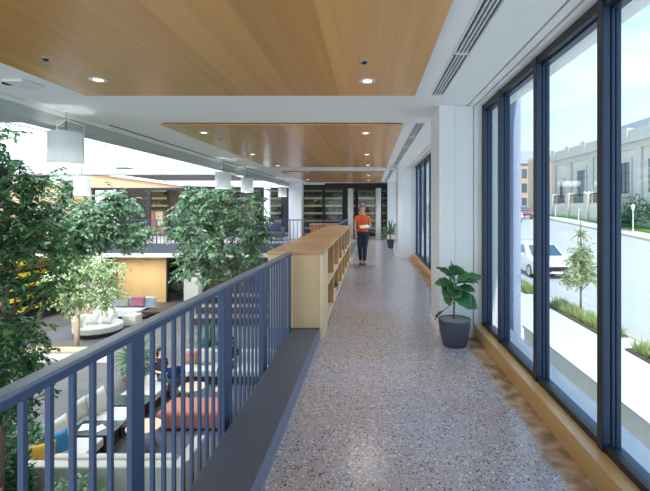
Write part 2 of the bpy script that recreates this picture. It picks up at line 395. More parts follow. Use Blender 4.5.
# wall on the right between windows, sill kerbs
for i, (a, b) in enumerate(COLS):
    m = MB().box(.83, 1.01, a, b, .0, CZ).box(1.01, 1.25, a+.03, b-.03, .0, CZ)
    m.build('column', M_col, kind='structure', bevel=.004)
    MB().box(1.255, 1.345, a+.01, b-.01, 0, CZ).box(1.345, 1.66, a+.1, b-.1, -.2, CZ).build('wall_right_pier', M_wall, kind='structure')
    MB().box(.815, .829, a-.012, b, 0, .11).box(.829, 1.24, a-.014, a-.001, 0, .11).build('baseboard_right', M_wall, kind='structure', bevel=.003)
bays = [(YB, 5.31), (6.05, 13.3), (14.1, 21.3)]
for i, (a, b) in enumerate(bays):
    B('trim_kerb', M_sill, (1.26, 1.355, a, b, 0.0, .15), kind='structure', bevel=.003)
    t = thing('window_%d' % (i+1), None, None, (1.42, a, 0)); t['kind'] = 'structure'
    MB().box(1.355, 1.40, a, b, .10, .19).box(1.355, 1.40, a, b, 2.735, 2.80).build('frame_inner', M_framedk, t, bevel=.003)
    MB().box(1.40, 1.46, a, b, .06, .165).box(1.46, 1.50, a, b, .06, .14).box(1.40, 1.46, a, b, 2.72, 2.80).build('frame_outer', M_frame, t, bevel=.003)
    ys = []
    if i == 0: ys = [2.552 - 1.022*k for k in range(1, 6)] + [2.552, 3.575, 4.59]
    else:
        n_ = 7; ys = [a + (b-a)/n_*k for k in range(1, n_)]
    for y in ys + [a+.0, b-.055]:
        if i > 0:
            MB().box(1.362, 1.385, y, y+.05, .15, 2.79).box(1.385, 1.43, y+.004, y+.046, .16, 2.76).build('mullion', M_frame, t, bevel=.003); continue
        mm = MB().box(1.35, 1.39, y, y+.055, .15, 2.79).box(1.39, 1.40, y+.012, y+.043, .16, 2.76).box(1.40, 1.42, y, y+.055, .16, 2.76).box(1.42, 1.428, y+.014, y+.041, .16, 2.76).box(1.428, 1.458, y+.003, y+.052, .16, 2.76)
        mm.build('mullion', M_frame, t, bevel=.003)
        MB().box(1.343, 1.3499, y-.002, y+.057, .15, 2.79).build('mullion_cap', M_framedk, t)
    B('pane', M_glass, (1.432, 1.446, a+.02, b-.02, .15, 2.74), t)
B('ceiling_overhang', M_ceil, (1.50, 1.68, YB, 24, 2.80, 3.14), kind='structure')
B('exterior_ledge', M_ledge, (1.50, 1.72, YB, 24, -.2, .075), kind='structure')
B('wall_lower_right', M_wall, (1.42, 1.70, YB, 24, LZ, -.2), kind='structure')
B('column_exterior', M_extcol, (1.85, 1.95, 5.7, 5.85, -1.5, 3.0), kind='structure', bevel=.01)
# end of the gallery
B('ceiling_header', M_framedk, (-2.35, 1.0, 22.6, 22.9, 2.50, 2.79), kind='structure')
B('wall_right_end', M_wall, (1.345, 1.66, 22.1, 27.2, 0, CZ), kind='structure')
for x in (-15.0, -9.0):
    pass
B('wall_back', M_planter, (-15.6, 1.66, 27.0, 27.3, LZ, 4.0), kind='structure')
B('ceiling_far', M_ceil, (-15.6, 1.66, 24.16, 27.2, 2.80, 3.0), kind='structure')
m = MB(); zz = [(-15.6, 2.62), (-10.2, 2.62), (-10.2, 2.72), (-15.6, 3.45)]
m.loft([[(x_, 24.0, z_) for x_, z_ in zz], [(x_, 24.15, z_) for x_, z_ in zz]]).build('wall_far_upper', M_tanw, kind='structure')
m = MB(); zz = [(-15.6, 3.45), (-10.2, 2.72), (-4.33, 2.62), (-4.33, 2.72), (-10.2, 2.84), (-15.6, 3.58)]
m.loft([[(x_, 23.8, z_) for x_, z_ in zz], [(x_, 24.2, z_) for x_, z_ in zz]]).build('trim_skylight_curb', M_metalw, kind='structure')
B('wall_left_upper', M_tanw, (-15.5, -15.2, -1, 24.2, -1.2, 2.7), kind='structure')
B('wall_left_lower', M_planter, (-15.6, -15.3, -1, 27, LZ, -1.2), kind='structure')
# slender round column near the end of the corridor and the square one at the atrium corner
MB().lathe([(.135, 0), (.135, 2.5)], (.385, 21.6), 28).build('column_round', M_col, kind='structure', smooth=True)
MB().lathe([(.135, 0), (.135, 2.5)], (-1.0, 22.2), 28).build('column_round', M_col, kind='structure', smooth=True)
B('column_atrium', M_col, (-4.0, -3.36, 21.5, 22.1, 0, CZ), kind='structure', bevel=.01)
B('column_atrium', M_col, (-5.2, -4.95, 21.5, 21.8, 0, 2.62), kind='structure', bevel=.01)

# skylight over the atrium: sloping glass on white bars
sk = thing('skylight', None, None, (-9.5, 14, 3.1)); sk['kind'] = 'structure'
def skz(x): return 2.95 + (-4.3-x)*.075
g = MB(); g.add([(-4.33, 5.47, skz(-4.33)+.12), (-15.2, 5.47, skz(-15.2)+.12), (-15.2, 24.1, skz(-15.2)+.12), (-4.33, 24.1, skz(-4.33)+.12),
                 (-4.33, 5.47, skz(-4.33)+.14), (-15.2, 5.47, skz(-15.2)+.14), (-15.2, 24.1, skz(-15.2)+.14), (-4.33, 24.1, skz(-4.33)+.14)],
                [(0, 1, 2, 3), (7, 6, 5, 4), (0, 4, 5, 1), (1, 5, 6, 2), (2, 6, 7, 3), (3, 7, 4, 0)])
g.build('pane', M_frit, sk)
for k in range(4):
    y = 7.6+4.3*k
    m = MB(); p = [(-4.33, skz(-4.33)), (-15.2, skz(-15.2))]
    m.add([(p[0][0], y, p[0][1]+.06), (p[1][0], y, p[1][1]+.06), (p[1][0], y+.07, p[1][1]+.06), (p[0][0], y+.07, p[0][1]+.06),
           (p[0][0], y, p[0][1]+.12), (p[1][0], y, p[1][1]+.12), (p[1][0], y+.07, p[1][1]+.12), (p[0][0], y+.07, p[0][1]+.12)],
          [(3, 2, 1, 0), (4, 5, 6, 7), (0, 1, 5, 4), (1, 2, 6, 5), (2, 3, 7, 6), (3, 0, 4, 7)])
    m.build('bar', M_metalw, sk)
for x in (-7.0, -9.7, -12.4):
    B('bar', M_metalw, (x-.05, x+.05, 5.47, 24.1, skz(x)+.04, skz(x)+.12), sk)

# ------------------------------------------------------------------ oak ceiling panels
def panel(y0, y1, label):
    t = thing('oak_ceiling_panel', label, 'ceiling panel', (-1.33, (y0+y1)/2, 2.765), 'oak ceiling panels over the walkway')
    B('veneer', M_woodc, (-3.06, .478, y0, y1, 2.765, 2.785), t)
    MB().box(-3.04, .458, y0+.02, y1-.02, 2.785, 2.7999).build('backing', M_woodd, t)
panel(YB+.2, 4.73, 'large polished oak ceiling panel directly overhead in front of the first white bulkhead')
panel(6.42, 13.2, 'middle oak ceiling panel between the two white ceiling bulkheads')
panel(15.1, 21.2, 'small far oak ceiling panel above the walking woman and dark header')

def downlight(x, y, kind, label, grp, e_=14):
    if kind == 'lamp':
        t = thing('downlight', label, 'downlight', (x, y, 2.76), grp)
        MB().lathe([(.045, 2.765), (.078, 2.7648), (.078, 2.758), (.045, 2.758)], (x, y), 28).build('trim_ring', M_metalw, t, smooth=False)
        MB().lathe([(.001, 2.7562), (.042, 2.7562), (.042, 2.7568), (.001, 2.7568)], (x, y), 24).build('lens', M_lampglow, t)
        d = bpy.data.lights.new('spot', 'SPOT'); d.energy = e_*LAMP; d.spot_size = R(140); d.spot_blend = .8; d.shadow_soft_size = .35; d.color = (1, .95, .88)
        o = bpy.data.objects.new('spot_lamp', d); C.objects.link(o); o.location = (0, 0, -.02); o.parent = t
    else:
        t = thing('sprinkler_cap', label, 'sprinkler', (x, y, 2.76), grp)
        MB().lathe([(.045, 2.765), (.045, 2.759), (.03, 2.757)], (x, y), 24).build('plate', M_chrome, t)
        MB().lathe([(.018, 2.757), (.02, 2.748), (.008, 2.745)], (x, y), 16).build('nozzle', M_black, t)
G1 = 'round downlights in the oak panels'; G2 = 'small sprinkler caps in the oak panels'
downlight(-2.55, 4.12, 'lamp', 'round downlight at the atrium side of the big overhead oak panel', G1)
downlight(-.03, 4.16, 'lamp', 'round downlight at the window side of the big overhead oak panel', G1)
downlight(-.05, 3.62, 'cap', 'small chrome sprinkler cap beside the window-side downlight of the overhead panel', G2)
downlight(-2.62, 3.55, 'cap', 'small chrome sprinkler cap near the atrium edge of the overhead panel', G2)
downlight(-2.67, 7.05, 'lamp', 'first downlight on the atrium side of the middle oak panel', G1)
downlight(-2.67, 9.95, 'lamp', 'second downlight on the atrium side of the middle oak panel', G1)
downlight(-2.67, 12.7, 'lamp', 'third downlight on the atrium side of the middle oak panel, by its far end', G1, 26)
downlight(-.08, 7.1, 'lamp', 'first downlight on the window side of the middle oak panel', G1)
downlight(-.08, 10.0, 'lamp', 'second downlight on the window side of the middle oak panel', G1)
downlight(-.08, 12.5, 'lamp', 'third downlight on the window side of the middle oak panel, by its far end', G1, 26)
downlight(-2.64, 7.75, 'cap', 'sprinkler cap on the atrium side of the middle oak panel', G2)
downlight(-.06, 7.8, 'cap', 'sprinkler cap on the window side of the middle oak panel', G2)
downlight(-.08, 16.5, 'lamp', 'nearer downlight of the far oak panel, above the woman', G1, 34)
downlight(-.08, 19.6, 'lamp', 'farther downlight of the far oak panel, above the woman', G1, 34)
downlight(-2.7, 19.0, 'lamp', 'lone atrium-side downlight of the far oak panel', G1)

def vent(y0, y1, x0, x1, label, nseg):
    t = thing('slot_diffuser', label, 'air vent', ((x0+x1)/2, y0, CZ), 'white linear slot diffusers in the ceiling')
    B('backing', M_dark, (x0, x1, y0, y1, CZ+.02, CZ+.04), t)
    w = (x1-x0)/4
    for k in (1, 2, 3):
        B('blade', M_metalw, (x0+w*k-.005, x0+w*k+.005, y0, y1, CZ-.004, CZ+.02), t)
    f = MB(); L_ = (y1-y0)/nseg
    for k in range(nseg+1):
        f.box(x0-.012, x1+.012, y0+L_*k-.012, y0+L_*k+.012, CZ-.006, CZ+.03)
    f.box(x0-.012, x0+.001, y0, y1, CZ-.006, CZ+.03); f.box(x1-.001, x1+.012, y0, y1, CZ-.006, CZ+.03)
    f.build('frame', M_metalw, t)
vent(-.4, 4.84, .672, .79, 'long white slot vent beside the overhead oak panel', 4)
vent(6.45, 12.98, .672, .79, 'long white slot vent beside the middle oak panel', 5)
vent(14.65, 21.1, .672, .79, 'white slot vent beside the far oak panel', 5)
t = thing('slot_diffuser', 'dark slot vent in the white ceiling along the atrium edge beam', 'air vent', (-3.9, 9, CZ), None)
B('slot', M_dark, (-3.93, -3.88, 6.6, 18.0, CZ-.003, CZ+.02), t)
B('frame', M_metalw, (-3.88, -3.87, 6.6, 18.0, CZ-.005, CZ+.02), t)
t = thing('ceiling_sensor', 'low white rectangular sensor on the white ceiling beside the overhead oak panel', 'sensor', (-3.42, 4.35, CZ))
MB().box(-3.53, -3.33, 4.2, 4.5, CZ-.03, CZ).build('housing', M_metalw, t, bevel=.008)
MB().box(-3.62, -3.53, 4.32, 4.38, CZ-.02, CZ).build('bracket', M_black, t)

# pendants
def pendant(x, y, zb, h, r, label, top=CZ, lamp=True):
    t = thing('drum_pendant', label, 'pendant lamp', (x, y, top), 'white drum pendants over the atrium')
    pr = [(r*.99, zb), (r, zb), (r, zb+h), (r*.985, zb+h), (r*.97, zb+h-.005), (r*.97, zb+.004)]
    n = 40
    m = MB(); rings = [[(x+q*math.cos(2*PI*j/n), y+q*math.sin(2*PI*j/n), z) for j in range(n)] for q, z in pr]
    rings.append(rings[0]); m.loft(rings, cap=False)
    m.build('shade', M_pend, t, smooth=False)
    w = MB()
    for a in (.6, 2.7, 4.8):
        w.tube([(x+r*.97*math.cos(a), y+r*.97*math.sin(a), zb+h-.02), (x+r*.97*math.cos(a), y+r*.97*math.sin(a), zb+h+.10), (x, y, zb+h+.16)], .004, 6)
    w.build('hanger', M_metalw, t)
    MB().tube([(x, y, zb+h*.45), (x, y, top)], .005, 6).build('cord', M_black, t)
    MB().lathe([(.05, top), (.05, top-.03), (.02, top-.035)], (x, y), 20).build('canopy', M_metalw, t)
    MB().ell((x, y, zb+h*.35), (.05, .05, .07)).build('bulb', M_lampglow, t, smooth=True)
    d = bpy.data.lights.new('bulb_light', 'POINT'); d.energy = 4; d.shadow_soft_size = .08; d.color = (1, .96, .9)
    o = bpy.data.objects.new('bulb_light', d); C.objects.link(o); o.location = (0, 0, zb+h*.35-top-.1); o.parent = t
pendant(-3.84, 5.55, 2.11, .40, .195, 'largest nearest white drum pendant hanging by the atrium edge beam')
pendant(-3.78, 11.3, 2.04, .42, .2, 'white drum pendant in front of the big atrium tree, the larger of the pair')
pendant(-3.78, 13.5, 2.02, .42, .19, 'white drum pendant just beside the larger one before the atrium tree')
pendant(-3.72, 18.6, 2.0, .42, .17, 'small distant white drum pendant beside the atrium corner column')
pendant(-6.1, 9.3, 1.82, .34, .155, 'small white drum pendant among the left tree leaves under the skylight', top=skz(-6.1)+.118)

# ------------------------------------------------------------------ railing along the walkway
def railing(y0, y1, label, posts, step=.1065, first=0, x0=-1.01, skew=0.0):
    t = thing('walkway_railing', label, 'railing', (x0, y0, 0))
    X = x0
    MB().box(X-.034, X+.026, y0, y1, 1.03, 1.045).build('top_rail', M_railtop, t, bevel=.004)
    MB().box(X-.026, X+.018, y0, y1, 1.0, 1.03).build('under_rail', M_rail, t)
    for y in posts:
        B('post', M_rail, (X-.016, X+.010, y-.05, y+.05, -.35, 1.002), t, bevel=.003)
    y = y0+first; k = 0
    while y < y1-.03:
        if all(abs(y-p) > .075 for p in posts) and k < 98:
            B('baluster', M_rail, (X-.012, X+.006, y-.009, y+.009, -.30, 1.002), t); k += 1
        y += step
    B('bottom_bar', M_rail, (X-.018, X+.012, y0, y1, -.34, -.28), t)
    t.rotation_euler = (0, 0, -math.atan(skew))
railing(-.598, 5.165, 'long blue steel railing with flat cap from the foreground to the bookcase', [-.2, .86, 1.925, 3.03, 4.01, 5.115], x0=-1.089, skew=.026)
railing(12.7, 19.0, 'short blue steel railing behind the far end of the bookcase', [12.75, 14.8, 16.9, 18.95], .16, .06)

def cross_railing(x0, x1, y, label, nm='gallery_railing', step=.16):
    t = thing(nm, label, 'railing', ((x0+x1)/2, y, 0))
    MB().box(x0, x1, y-.02, y+.02, .99, 1.03).build('top_rail', M_rail, t)
    x = x0; k = 0
    while x < x1:
        if k % 9 == 0: B('post', M_rail, (x-.02, x+.02, y-.02, y+.02, -.35, 1.0), t)
        else: B('baluster', M_rail, (x-.009, x+.009, y-.009, y+.009, -.30, 1.0), t)
        x += step; k += 1
cross_railing(-15.0, -1.06, 19.0, 'blue railing crossing the far side of the atrium on the upper gallery')

# far gallery slab
MB().box(-15.2, -.61, 18.95, 19.05, -.42, .0).build('floor_fascia', M_slab, kind='structure')
MB().box(-15.2, -.61, 18.93, 24, -.6, -.42).build('ceiling_lower', M_slabl, kind='structure')
B('floor_fascia_side', M_slab, (-1.07, -1.03, YB, 19, -.6, -.36), kind='structure')
B('ceiling_lower_walk', M_slabl, (-1.02, 1.42, YB, 24, -.6, -.43), kind='structure')

# ------------------------------------------------------------------ bookcase
def bookcase():
    y0, y1 = 5.2, 12.6; xl, xr = -1.215, -.565; zt = 1.045
    t = thing('long_bookcase', 'long low pale oak bookcase running along the walkway past the railing', 'bookcase', (-.89, y0, 0))
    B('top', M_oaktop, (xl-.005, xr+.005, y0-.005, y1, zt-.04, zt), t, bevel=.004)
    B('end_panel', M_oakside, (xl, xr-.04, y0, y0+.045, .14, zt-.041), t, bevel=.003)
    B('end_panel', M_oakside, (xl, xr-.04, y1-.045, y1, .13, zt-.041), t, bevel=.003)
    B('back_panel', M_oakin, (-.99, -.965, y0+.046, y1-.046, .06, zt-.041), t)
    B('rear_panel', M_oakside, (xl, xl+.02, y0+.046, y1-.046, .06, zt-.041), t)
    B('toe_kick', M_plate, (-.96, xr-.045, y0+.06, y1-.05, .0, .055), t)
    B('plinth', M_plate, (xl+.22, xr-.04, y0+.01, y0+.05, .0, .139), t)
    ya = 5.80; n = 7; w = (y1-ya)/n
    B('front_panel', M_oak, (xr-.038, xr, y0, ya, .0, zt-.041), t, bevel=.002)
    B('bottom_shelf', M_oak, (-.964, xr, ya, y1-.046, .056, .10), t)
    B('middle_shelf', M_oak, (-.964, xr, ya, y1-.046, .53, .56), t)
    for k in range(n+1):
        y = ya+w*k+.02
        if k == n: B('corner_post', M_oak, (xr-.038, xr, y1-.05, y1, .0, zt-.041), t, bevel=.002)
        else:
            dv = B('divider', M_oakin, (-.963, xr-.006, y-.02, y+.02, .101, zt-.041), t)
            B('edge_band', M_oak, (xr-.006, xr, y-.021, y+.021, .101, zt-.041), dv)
bookcase()
def small_pot(x, y, z, label):
    t = thing('potted_plant', label, 'plant', (x, y, z), 'small plants on the bookcase shelves')
    MB().lathe([(.035, z), (.05, z+.09), (.044, z+.09), (.04, z+.07)], (x, y), 18).build('pot', M_white, t, smooth=True)
    r = random.Random(int(y*10)); m = MB()
    for k in range(46):
        a = r.uniform(0, 2*PI); e_ = r.uniform(.4, 1.4); l_ = r.uniform(.08, .17)
        p = Vector((x+r.uniform(-.02, .02), y+r.uniform(-.02, .02), z+.08)); d = Vector((math.cos(a)*math.cos(e_), math.sin(a)*math.cos(e_), math.sin(e_)))
        s_ = d.cross(Vector((0, 0, 1))).normalized()*.013
        m.add([p, p+d*l_*.5+s_, p+d*l_, p+d*l_*.5-s_], [(0, 1, 2, 3)])
    m.build('foliage', M_leafA, t)
small_pot(-.625, 7.55, .10, 'small green plant in a white pot on the bookcase lower shelf')
small_pot(-.63, 9.45, .556, 'tiny green plant on the bookcase middle shelf farther along')

# ------------------------------------------------------------------ trees
def leaf(m, p, d, up, l_, w_):
    s_ = d.cross(up)
    if s_.length < 1e-4: s_ = d.orthogonal()
    s_.normalize(); nrm = s_.cross(d).normalized()
    m.add([p, p+d*l_*.45+s_*w_+nrm*w_*.25, p+d*l_-nrm*w_*.3, p+d*l_*.45-s_*w_+nrm*w_*.25], [(0, 1, 2), (0, 2, 3)])
def rdir(r):
    while True:
        v = Vector((r.uniform(-1, 1), r.uniform(-1, 1), r.uniform(-1, 1)))
        if .05 < v.length < 1: return v.normalized()
def crown(m, blobs, n, size, r, droop=.35, stems=None):
    tot = sum(b[3]**2 for b in blobs); per = 15
    for (x, y, z, rad) in blobs:
        c = Vector((x, y, z)); nb = max(4, int(n*rad**2/tot/per))
        for k in range(nb):
            q = rdir(r)*rad*(r.uniform(.05, 1)**.5)*.85; q.z *= .85
            out = Vector((q.x, q.y, q.z*.5)).normalized()
            d0 = (out*.9+rdir(r)*.6+Vector((0, 0, .25))).normalized(); ln = size*r.uniform(2.6, 4.6)
            p = c+q-d0*ln*.5; pts = [p.copy()]; dd = d0.copy()
            for j in range(per):
                dd = (dd+Vector((0, 0, -droop*.22))+rdir(r)*.12).normalized(); p = p+dd*ln/per
                if j % 4 == 3: pts.append(p.copy())
                sd = dd.cross(Vector((0, 0, 1)))
                if sd.length < .05: sd = dd.orthogonal()
                sd.normalize(); sg = 1 if j % 2 else -1
                d = (dd*.7+sd*sg*.9+Vector((0, 0, -.35))+rdir(r)*.45).normalized()
                leaf(m, p, d, (Vector((0, 0, 1))+rdir(r)*.8).normalized(), size*r.uniform(.7, 1.15), size*.24)
            if stems is not None and k % 2 == 0: stems.tube(pts, .0035, 4)
def tree(name, label, base, trunk, blobs, n, size, lm, bm, seed, rt=.05, group=None, nbr=2):
    r = random.Random(seed); t = thing(name, label, 'tree', base, group)
    b = MB(); st = MB()
    pts = [Vector(base)]+[Vector(p) for p in trunk]
    b.tube(pts, [rt*(1-.55*i/(len(pts)-1)) for i in range(len(pts))], 10)
    for (x, y, z, rad) in blobs:
        for k in range(nbr):
            tgt = Vector((x, y, z))+rdir(r)*rad*.55
            s0 = min(pts[1:], key=lambda q: (q-tgt).length + max(0, q.z-tgt.z)*2)
            mid = (s0+tgt)/2+rdir(r)*rad*.2
            b.tube([s0, mid, tgt], [rt*.38, rt*.25, rt*.08], 7)
    b.build('trunk', bm, t, smooth=True)
    m = MB(); crown(m, blobs, n, size, r, stems=st)
    m.build('foliage', lm, t); st.build('twigs', bm, t, kind='stuff')
    return t
# each at its place above the lower floor
tree('ficus_tree', 'large dark green tree rising at the left edge beside the railing', (-5.6, 6.6, LZ),
     [(-5.55, 6.6, -1.6), (-5.4, 6.5, -.2), (-5.3, 6.4, 1.2), (-5.2, 6.3, 2.0)],
     [(-5.15, 6.1, 1.5, .8), (-4.7, 6.2, .95, .52), (-5.6, 6.3, 1.0, .6), (-4.62, 6.1, 1.45, .42), (-4.45, 5.9, 1.95, .32), (-5.35, 6.0, 2.45, .55), (-4.95, 6.0, 2.1, .35),
      (-4.5, 6.1, .5, .28), (-5.2, 6.2, -.25, .5), (-4.75, 6.0, -.05, .36), (-5.2, 6.2, -.7, .55), (-4.7, 6.0, -.5, .34), (-5.0, 6.1, -1.1, .45), (-4.75, 5.9, -.95, .25),
      (-6.2, 6.8, 1.3, .8), (-6.2, 6.4, 1.9, .8), (-5.9, 6.5, -.7, .7), (-5.1, 6.1, .55, .32)],
     14500, .10, M_leafA2, M_bark, 1, .075)
tree('ficus_tree', 'mid green tree between the left edge tree and the big atrium tree', (-8.5, 11.0, LZ),
     [(-8.4, 11.0, -1.6), (-7.9, 10.8, -.4), (-6.9, 10.6, .7), (-6.5, 10.5, 1.4)],
     [(-6.6, 10.5, 1.25, .75), (-6.1, 10.4, 1.15, .5), (-7.2, 10.5, .75, .55), (-5.95, 10.4, 1.65, .45), (-5.6, 10.4, 1.0, .4), (-5.75, 10.4, .85, .3), (-6.1, 10.4, 1.8, .35), (-6.5, 10.4, .95, .4), (-7.4, 10.6, 1.3, .8), (-7.2, 10.5, 2.0, .4)],
     8500, .12, M_leafA, M_bark, 2, .05)
tree('pale_ficus_tree', 'pale sunlit tree with a light trunk above the round seating', (-10.3, 15.4, LZ),
     [(-10.25, 15.4, -2.2), (-10.15, 15.4, -1.4), (-10.1, 15.4, -.4)],
     [(-10.1, 15.3, -.6, .7), (-9.5, 15.3, -.5, .55), (-10.7, 15.3, -.9, .6), (-9.2, 15.3, -1.1, .45), (-9.9, 15.3, -1.4, .5), (-8.95, 15.3, -.5, .4), (-10.1, 15.4, 0, .5), (-9.3, 15.3, -1.7, .35), (-10.6, 15.3, -1.7, .45), (-8.9, 15.3, -1.35, .3)],
     5200, .14, M_leafB, M_barkp, 3, .10)
tree('ficus_tree', 'big airy green tree in the middle of the atrium behind the pendants', (-4.9, 14.4, LZ),
     [(-4.9, 14.4, -1.6), (-4.85, 14.35, -.4), (-4.8, 14.3, .8), (-4.75, 14.3, 1.6)],
     [(-4.8, 14.3, 1.45, .9), (-5.6, 14.3, .9, .95), (-4.05, 14.3, 1.0, .8), (-4.8, 14.2, .3, .9), (-6.35, 14.3, 1.25, .45), (-3.45, 14.3, .8, .45), (-6.0, 14.3, 2.1, .35), (-5.9, 14.2, -.45, .4), (-5.9, 14.3, 1.7, .6), (-3.75, 14.3, .35, .6),
      (-5.6, 14.3, -.1, .7), (-4.1, 14.3, -.1, .6), (-4.8, 14.3, 2.15, .5), (-5.5, 14.3, 2.1, .4), (-3.6, 14.3, 1.4, .5), (-5.2, 14.2, -.55, .45), (-6.2, 14.3, .7, .5), (-3.75, 14.3, 1.85, .45), (-6.1, 14.3, .2, .4)],
     8000, .15, M_leafA, M_bark, 4, .06)

def shrub(name, label, x, y, z, rad, h, n, size, lm, seed, group=None, cat='shrub'):
    r = random.Random(seed); t = thing(name, label, cat, (x, y, z), group)
    m = MB(); st = MB()
    for k in range(n):
        a = r.uniform(0, 2*PI); q = rad*math.sqrt(r.random()); hh = h*(1-.5*(q/rad)**2)*r.uniform(.25, 1)
        p = Vector((x+q*math.cos(a), y+q*math.sin(a), z+hh)); d = (Vector((math.cos(a), math.sin(a), .4))*.6+rdir(r)*.8).normalized()
        leaf(m, p, d, Vector((0, 0, 1)), size*r.uniform(.7, 1.2), size*.28)
    for k in range(7):
        a = k*.9; st.tube([(x+rad*.1*math.cos(a), y+rad*.1*math.sin(a), z-.02), (x+rad*.5*math.cos(a), y+rad*.5*math.sin(a), z+h*.7)], .008, 5)
    m.build('foliage', lm, t); st.build('stems', M_bark, t, kind='stuff')
    return t
def spiky(name, label, x, y, z, n, l_, w_, lm, seed, group=None, stem=.3, cat='plant', up=(.15, 1.45)):
    r = random.Random(seed); t = thing(name, label, cat, (x, y, z), group)
    MB().tube([(x, y, z-.02), (x, y, z+stem)], [.025, .018], 8).build('stem', M_bark, t)
    m = MB()
    for k in range(n):
        a = k*2.4+r.uniform(-.2, .2); e_ = r.uniform(*up); L_ = l_*r.uniform(.7, 1.1)
        c = Vector((x, y, z+stem)); d = Vector((math.cos(a), math.sin(a), 0)); s_ = Vector((-math.sin(a), math.cos(a), 0))
        pts = []
        for j in range(6):
            u = j/5; p = c+d*L_*u*math.cos(e_)+Vector((0, 0, L_*(u*math.sin(e_)-.35*u*u*math.cos(e_)))); ww = w_*(.35+1.3*u)*(1-u)**.7*1.3+.001
            pts.append((p-s_*ww, p+Vector((0, 0, -ww*.4)), p+s_*ww))
        vs_ = [q for p in pts for q in p]; fs = []
        for j in range(5):
            for i in range(2): fs.append((j*3+i, j*3+i+1, j*3+i+4, j*3+i+3))
        m.add(vs_, fs)
    m.build('fronds', lm, t, smooth=True)
    return t

# ------------------------------------------------------------------ potted plants on the walkway
def fiddle_fig():
    x, y = .955, 5.0
    t = thing('potted_fiddle_leaf_fig', 'fiddle leaf fig in a tapered charcoal pot on the floor before the column', 'plant', (x, y, 0))
    prof = [(.125, 0), (.138, .02), (.168, .16), (.182, .28), (.186, .30), (.178, .302), (.172, .288), (.14, .285)]
    MB().lathe(prof, (x, y), 40).build('pot', M_pot, t, smooth=True)
    MB().lathe([(.0, .284), (.172, .284), (.172, .290), (.10, .298), (.0, .302)], (x, y), 32, cap=False).build('pebbles', M_soil, t)
    s = MB(); s.tube([(x-.01, y, .29), (x-.005, y, .45), (x+.01, y+.01, .62), (x-.005, y, .78)], [.011, .010, .008, .006], 9)
    s.tube([(x-.005, y, .49), (x-.09, y-.02, .43), (x-.15, y-.04, .39)], [.006, .005, .004], 7)
    s.build('stem', M_bark, t, smooth=True)
    # (base, direction, length, half width, roll)
    Ls = [((-.005, .0, .78), (-.12, -.1, .55), .20, .055), ((.0, 0, .76), (-.55, -.1, .45), .26, .05), ((.0, 0, .72), (.75, -.15, .28), .32, .05),
          ((.005, 0, .70), (.85, .1, .14), .26, .055), ((.005, 0, .64), (.35, -.5, -.42), .24, .075), ((.0, 0, .68), (-.45, -.45, -.18), .20, .075),
          ((.0, 0, .60), (-.5, .2, .28), .20, .055), ((.01, 0, .58), (.5, -.35, -.22), .25, .07), ((.0, 0, .66), (.15, .6, .1), .22, .06),
          ((-.0, 0, .72), (-.3, .5, .35), .2, .06), ((.0, 0, .70), (-.1, -.6, .05), .19, .07), ((.0, 0, .62), (.6, .3, -.15), .22, .06),
          ((-.12, -.04, .41), (-.35, -.1, -.25), .12, .045), ((0, 0, .69), (-.55, -.1, .12), .22, .06), ((0, 0, .65), (.45, -.3, .05), .22, .06), ((0, 0, .70), (-.2, -.6, -.3), .2, .075), ((0, 0, .64), (-.35, -.6, -.45), .19, .07), ((0, 0, .74), (.5, -.4, .3), .2, .06), ((0, 0, .77), (.05, -.35, .75), .17, .065)]
    for i, (b, d, l_, w_) in enumerate(Ls):
        d = Vector(d).normalized(); p0 = Vector((x, y, 0))+Vector(b); l_ *= .98; w_ *= 1.2
        side = d.cross(Vector((0, 0, 1))).normalized()
        side = (Matrix.Rotation(R([-40, 25, 40, -30, 20][i % 5]), 3, d) @ side); nr = side.cross(d).normalized()
        n = 10; vs_ = []; fs = []
        for j in range(n+1):
            u = j/n; shp = max(.02, math.sin(PI*min(1, u**.75*1.0))**.8*(.62+.5*u) + (.10 if u < .3 else 0)*math.sin(PI*u/.3))
            if j == n: shp = .02
            ctr = p0+d*(.03+l_*u)-Vector((0, 0, 1))*.18*l_*u*u
            for q in (-1, -.5, 0, .5, 1):
                wav = .007*math.sin(u*20+i)*abs(q)
                vs_.append(ctr+side*w_*shp*q*1.35+nr*(w_*.28*q*q*shp+wav))
        for j in range(n):
            for q in range(4): fs.append((j*5+q, j*5+q+1, j*5+q+6, j*5+q+5))
        m = MB().add(vs_, fs); m.tube([p0, p0+d*.03], .003, 5)
        o = m.build('leaf', M_fig, t, smooth=True)
        s_ = o.modifiers.new('t', 'SOLIDIFY'); s_.thickness = .0015
fiddle_fig()
tp = spiky('potted_palm', 'small green palm in a dark square pot beside the far column', .76, 16.8, .30, 60, .62, .036, M_leafA, 8, stem=.22)
MB().loft([[(.76-h_, 16.8-h_, z_), (.76+h_, 16.8-h_, z_), (.76+h_, 16.8+h_, z_), (.76-h_, 16.8+h_, z_)] for h_, z_ in ((.10, 0), (.14, .32), (.12, .32), (.115, .28))]).build('pot', M_pot, tp, bevel=.004)

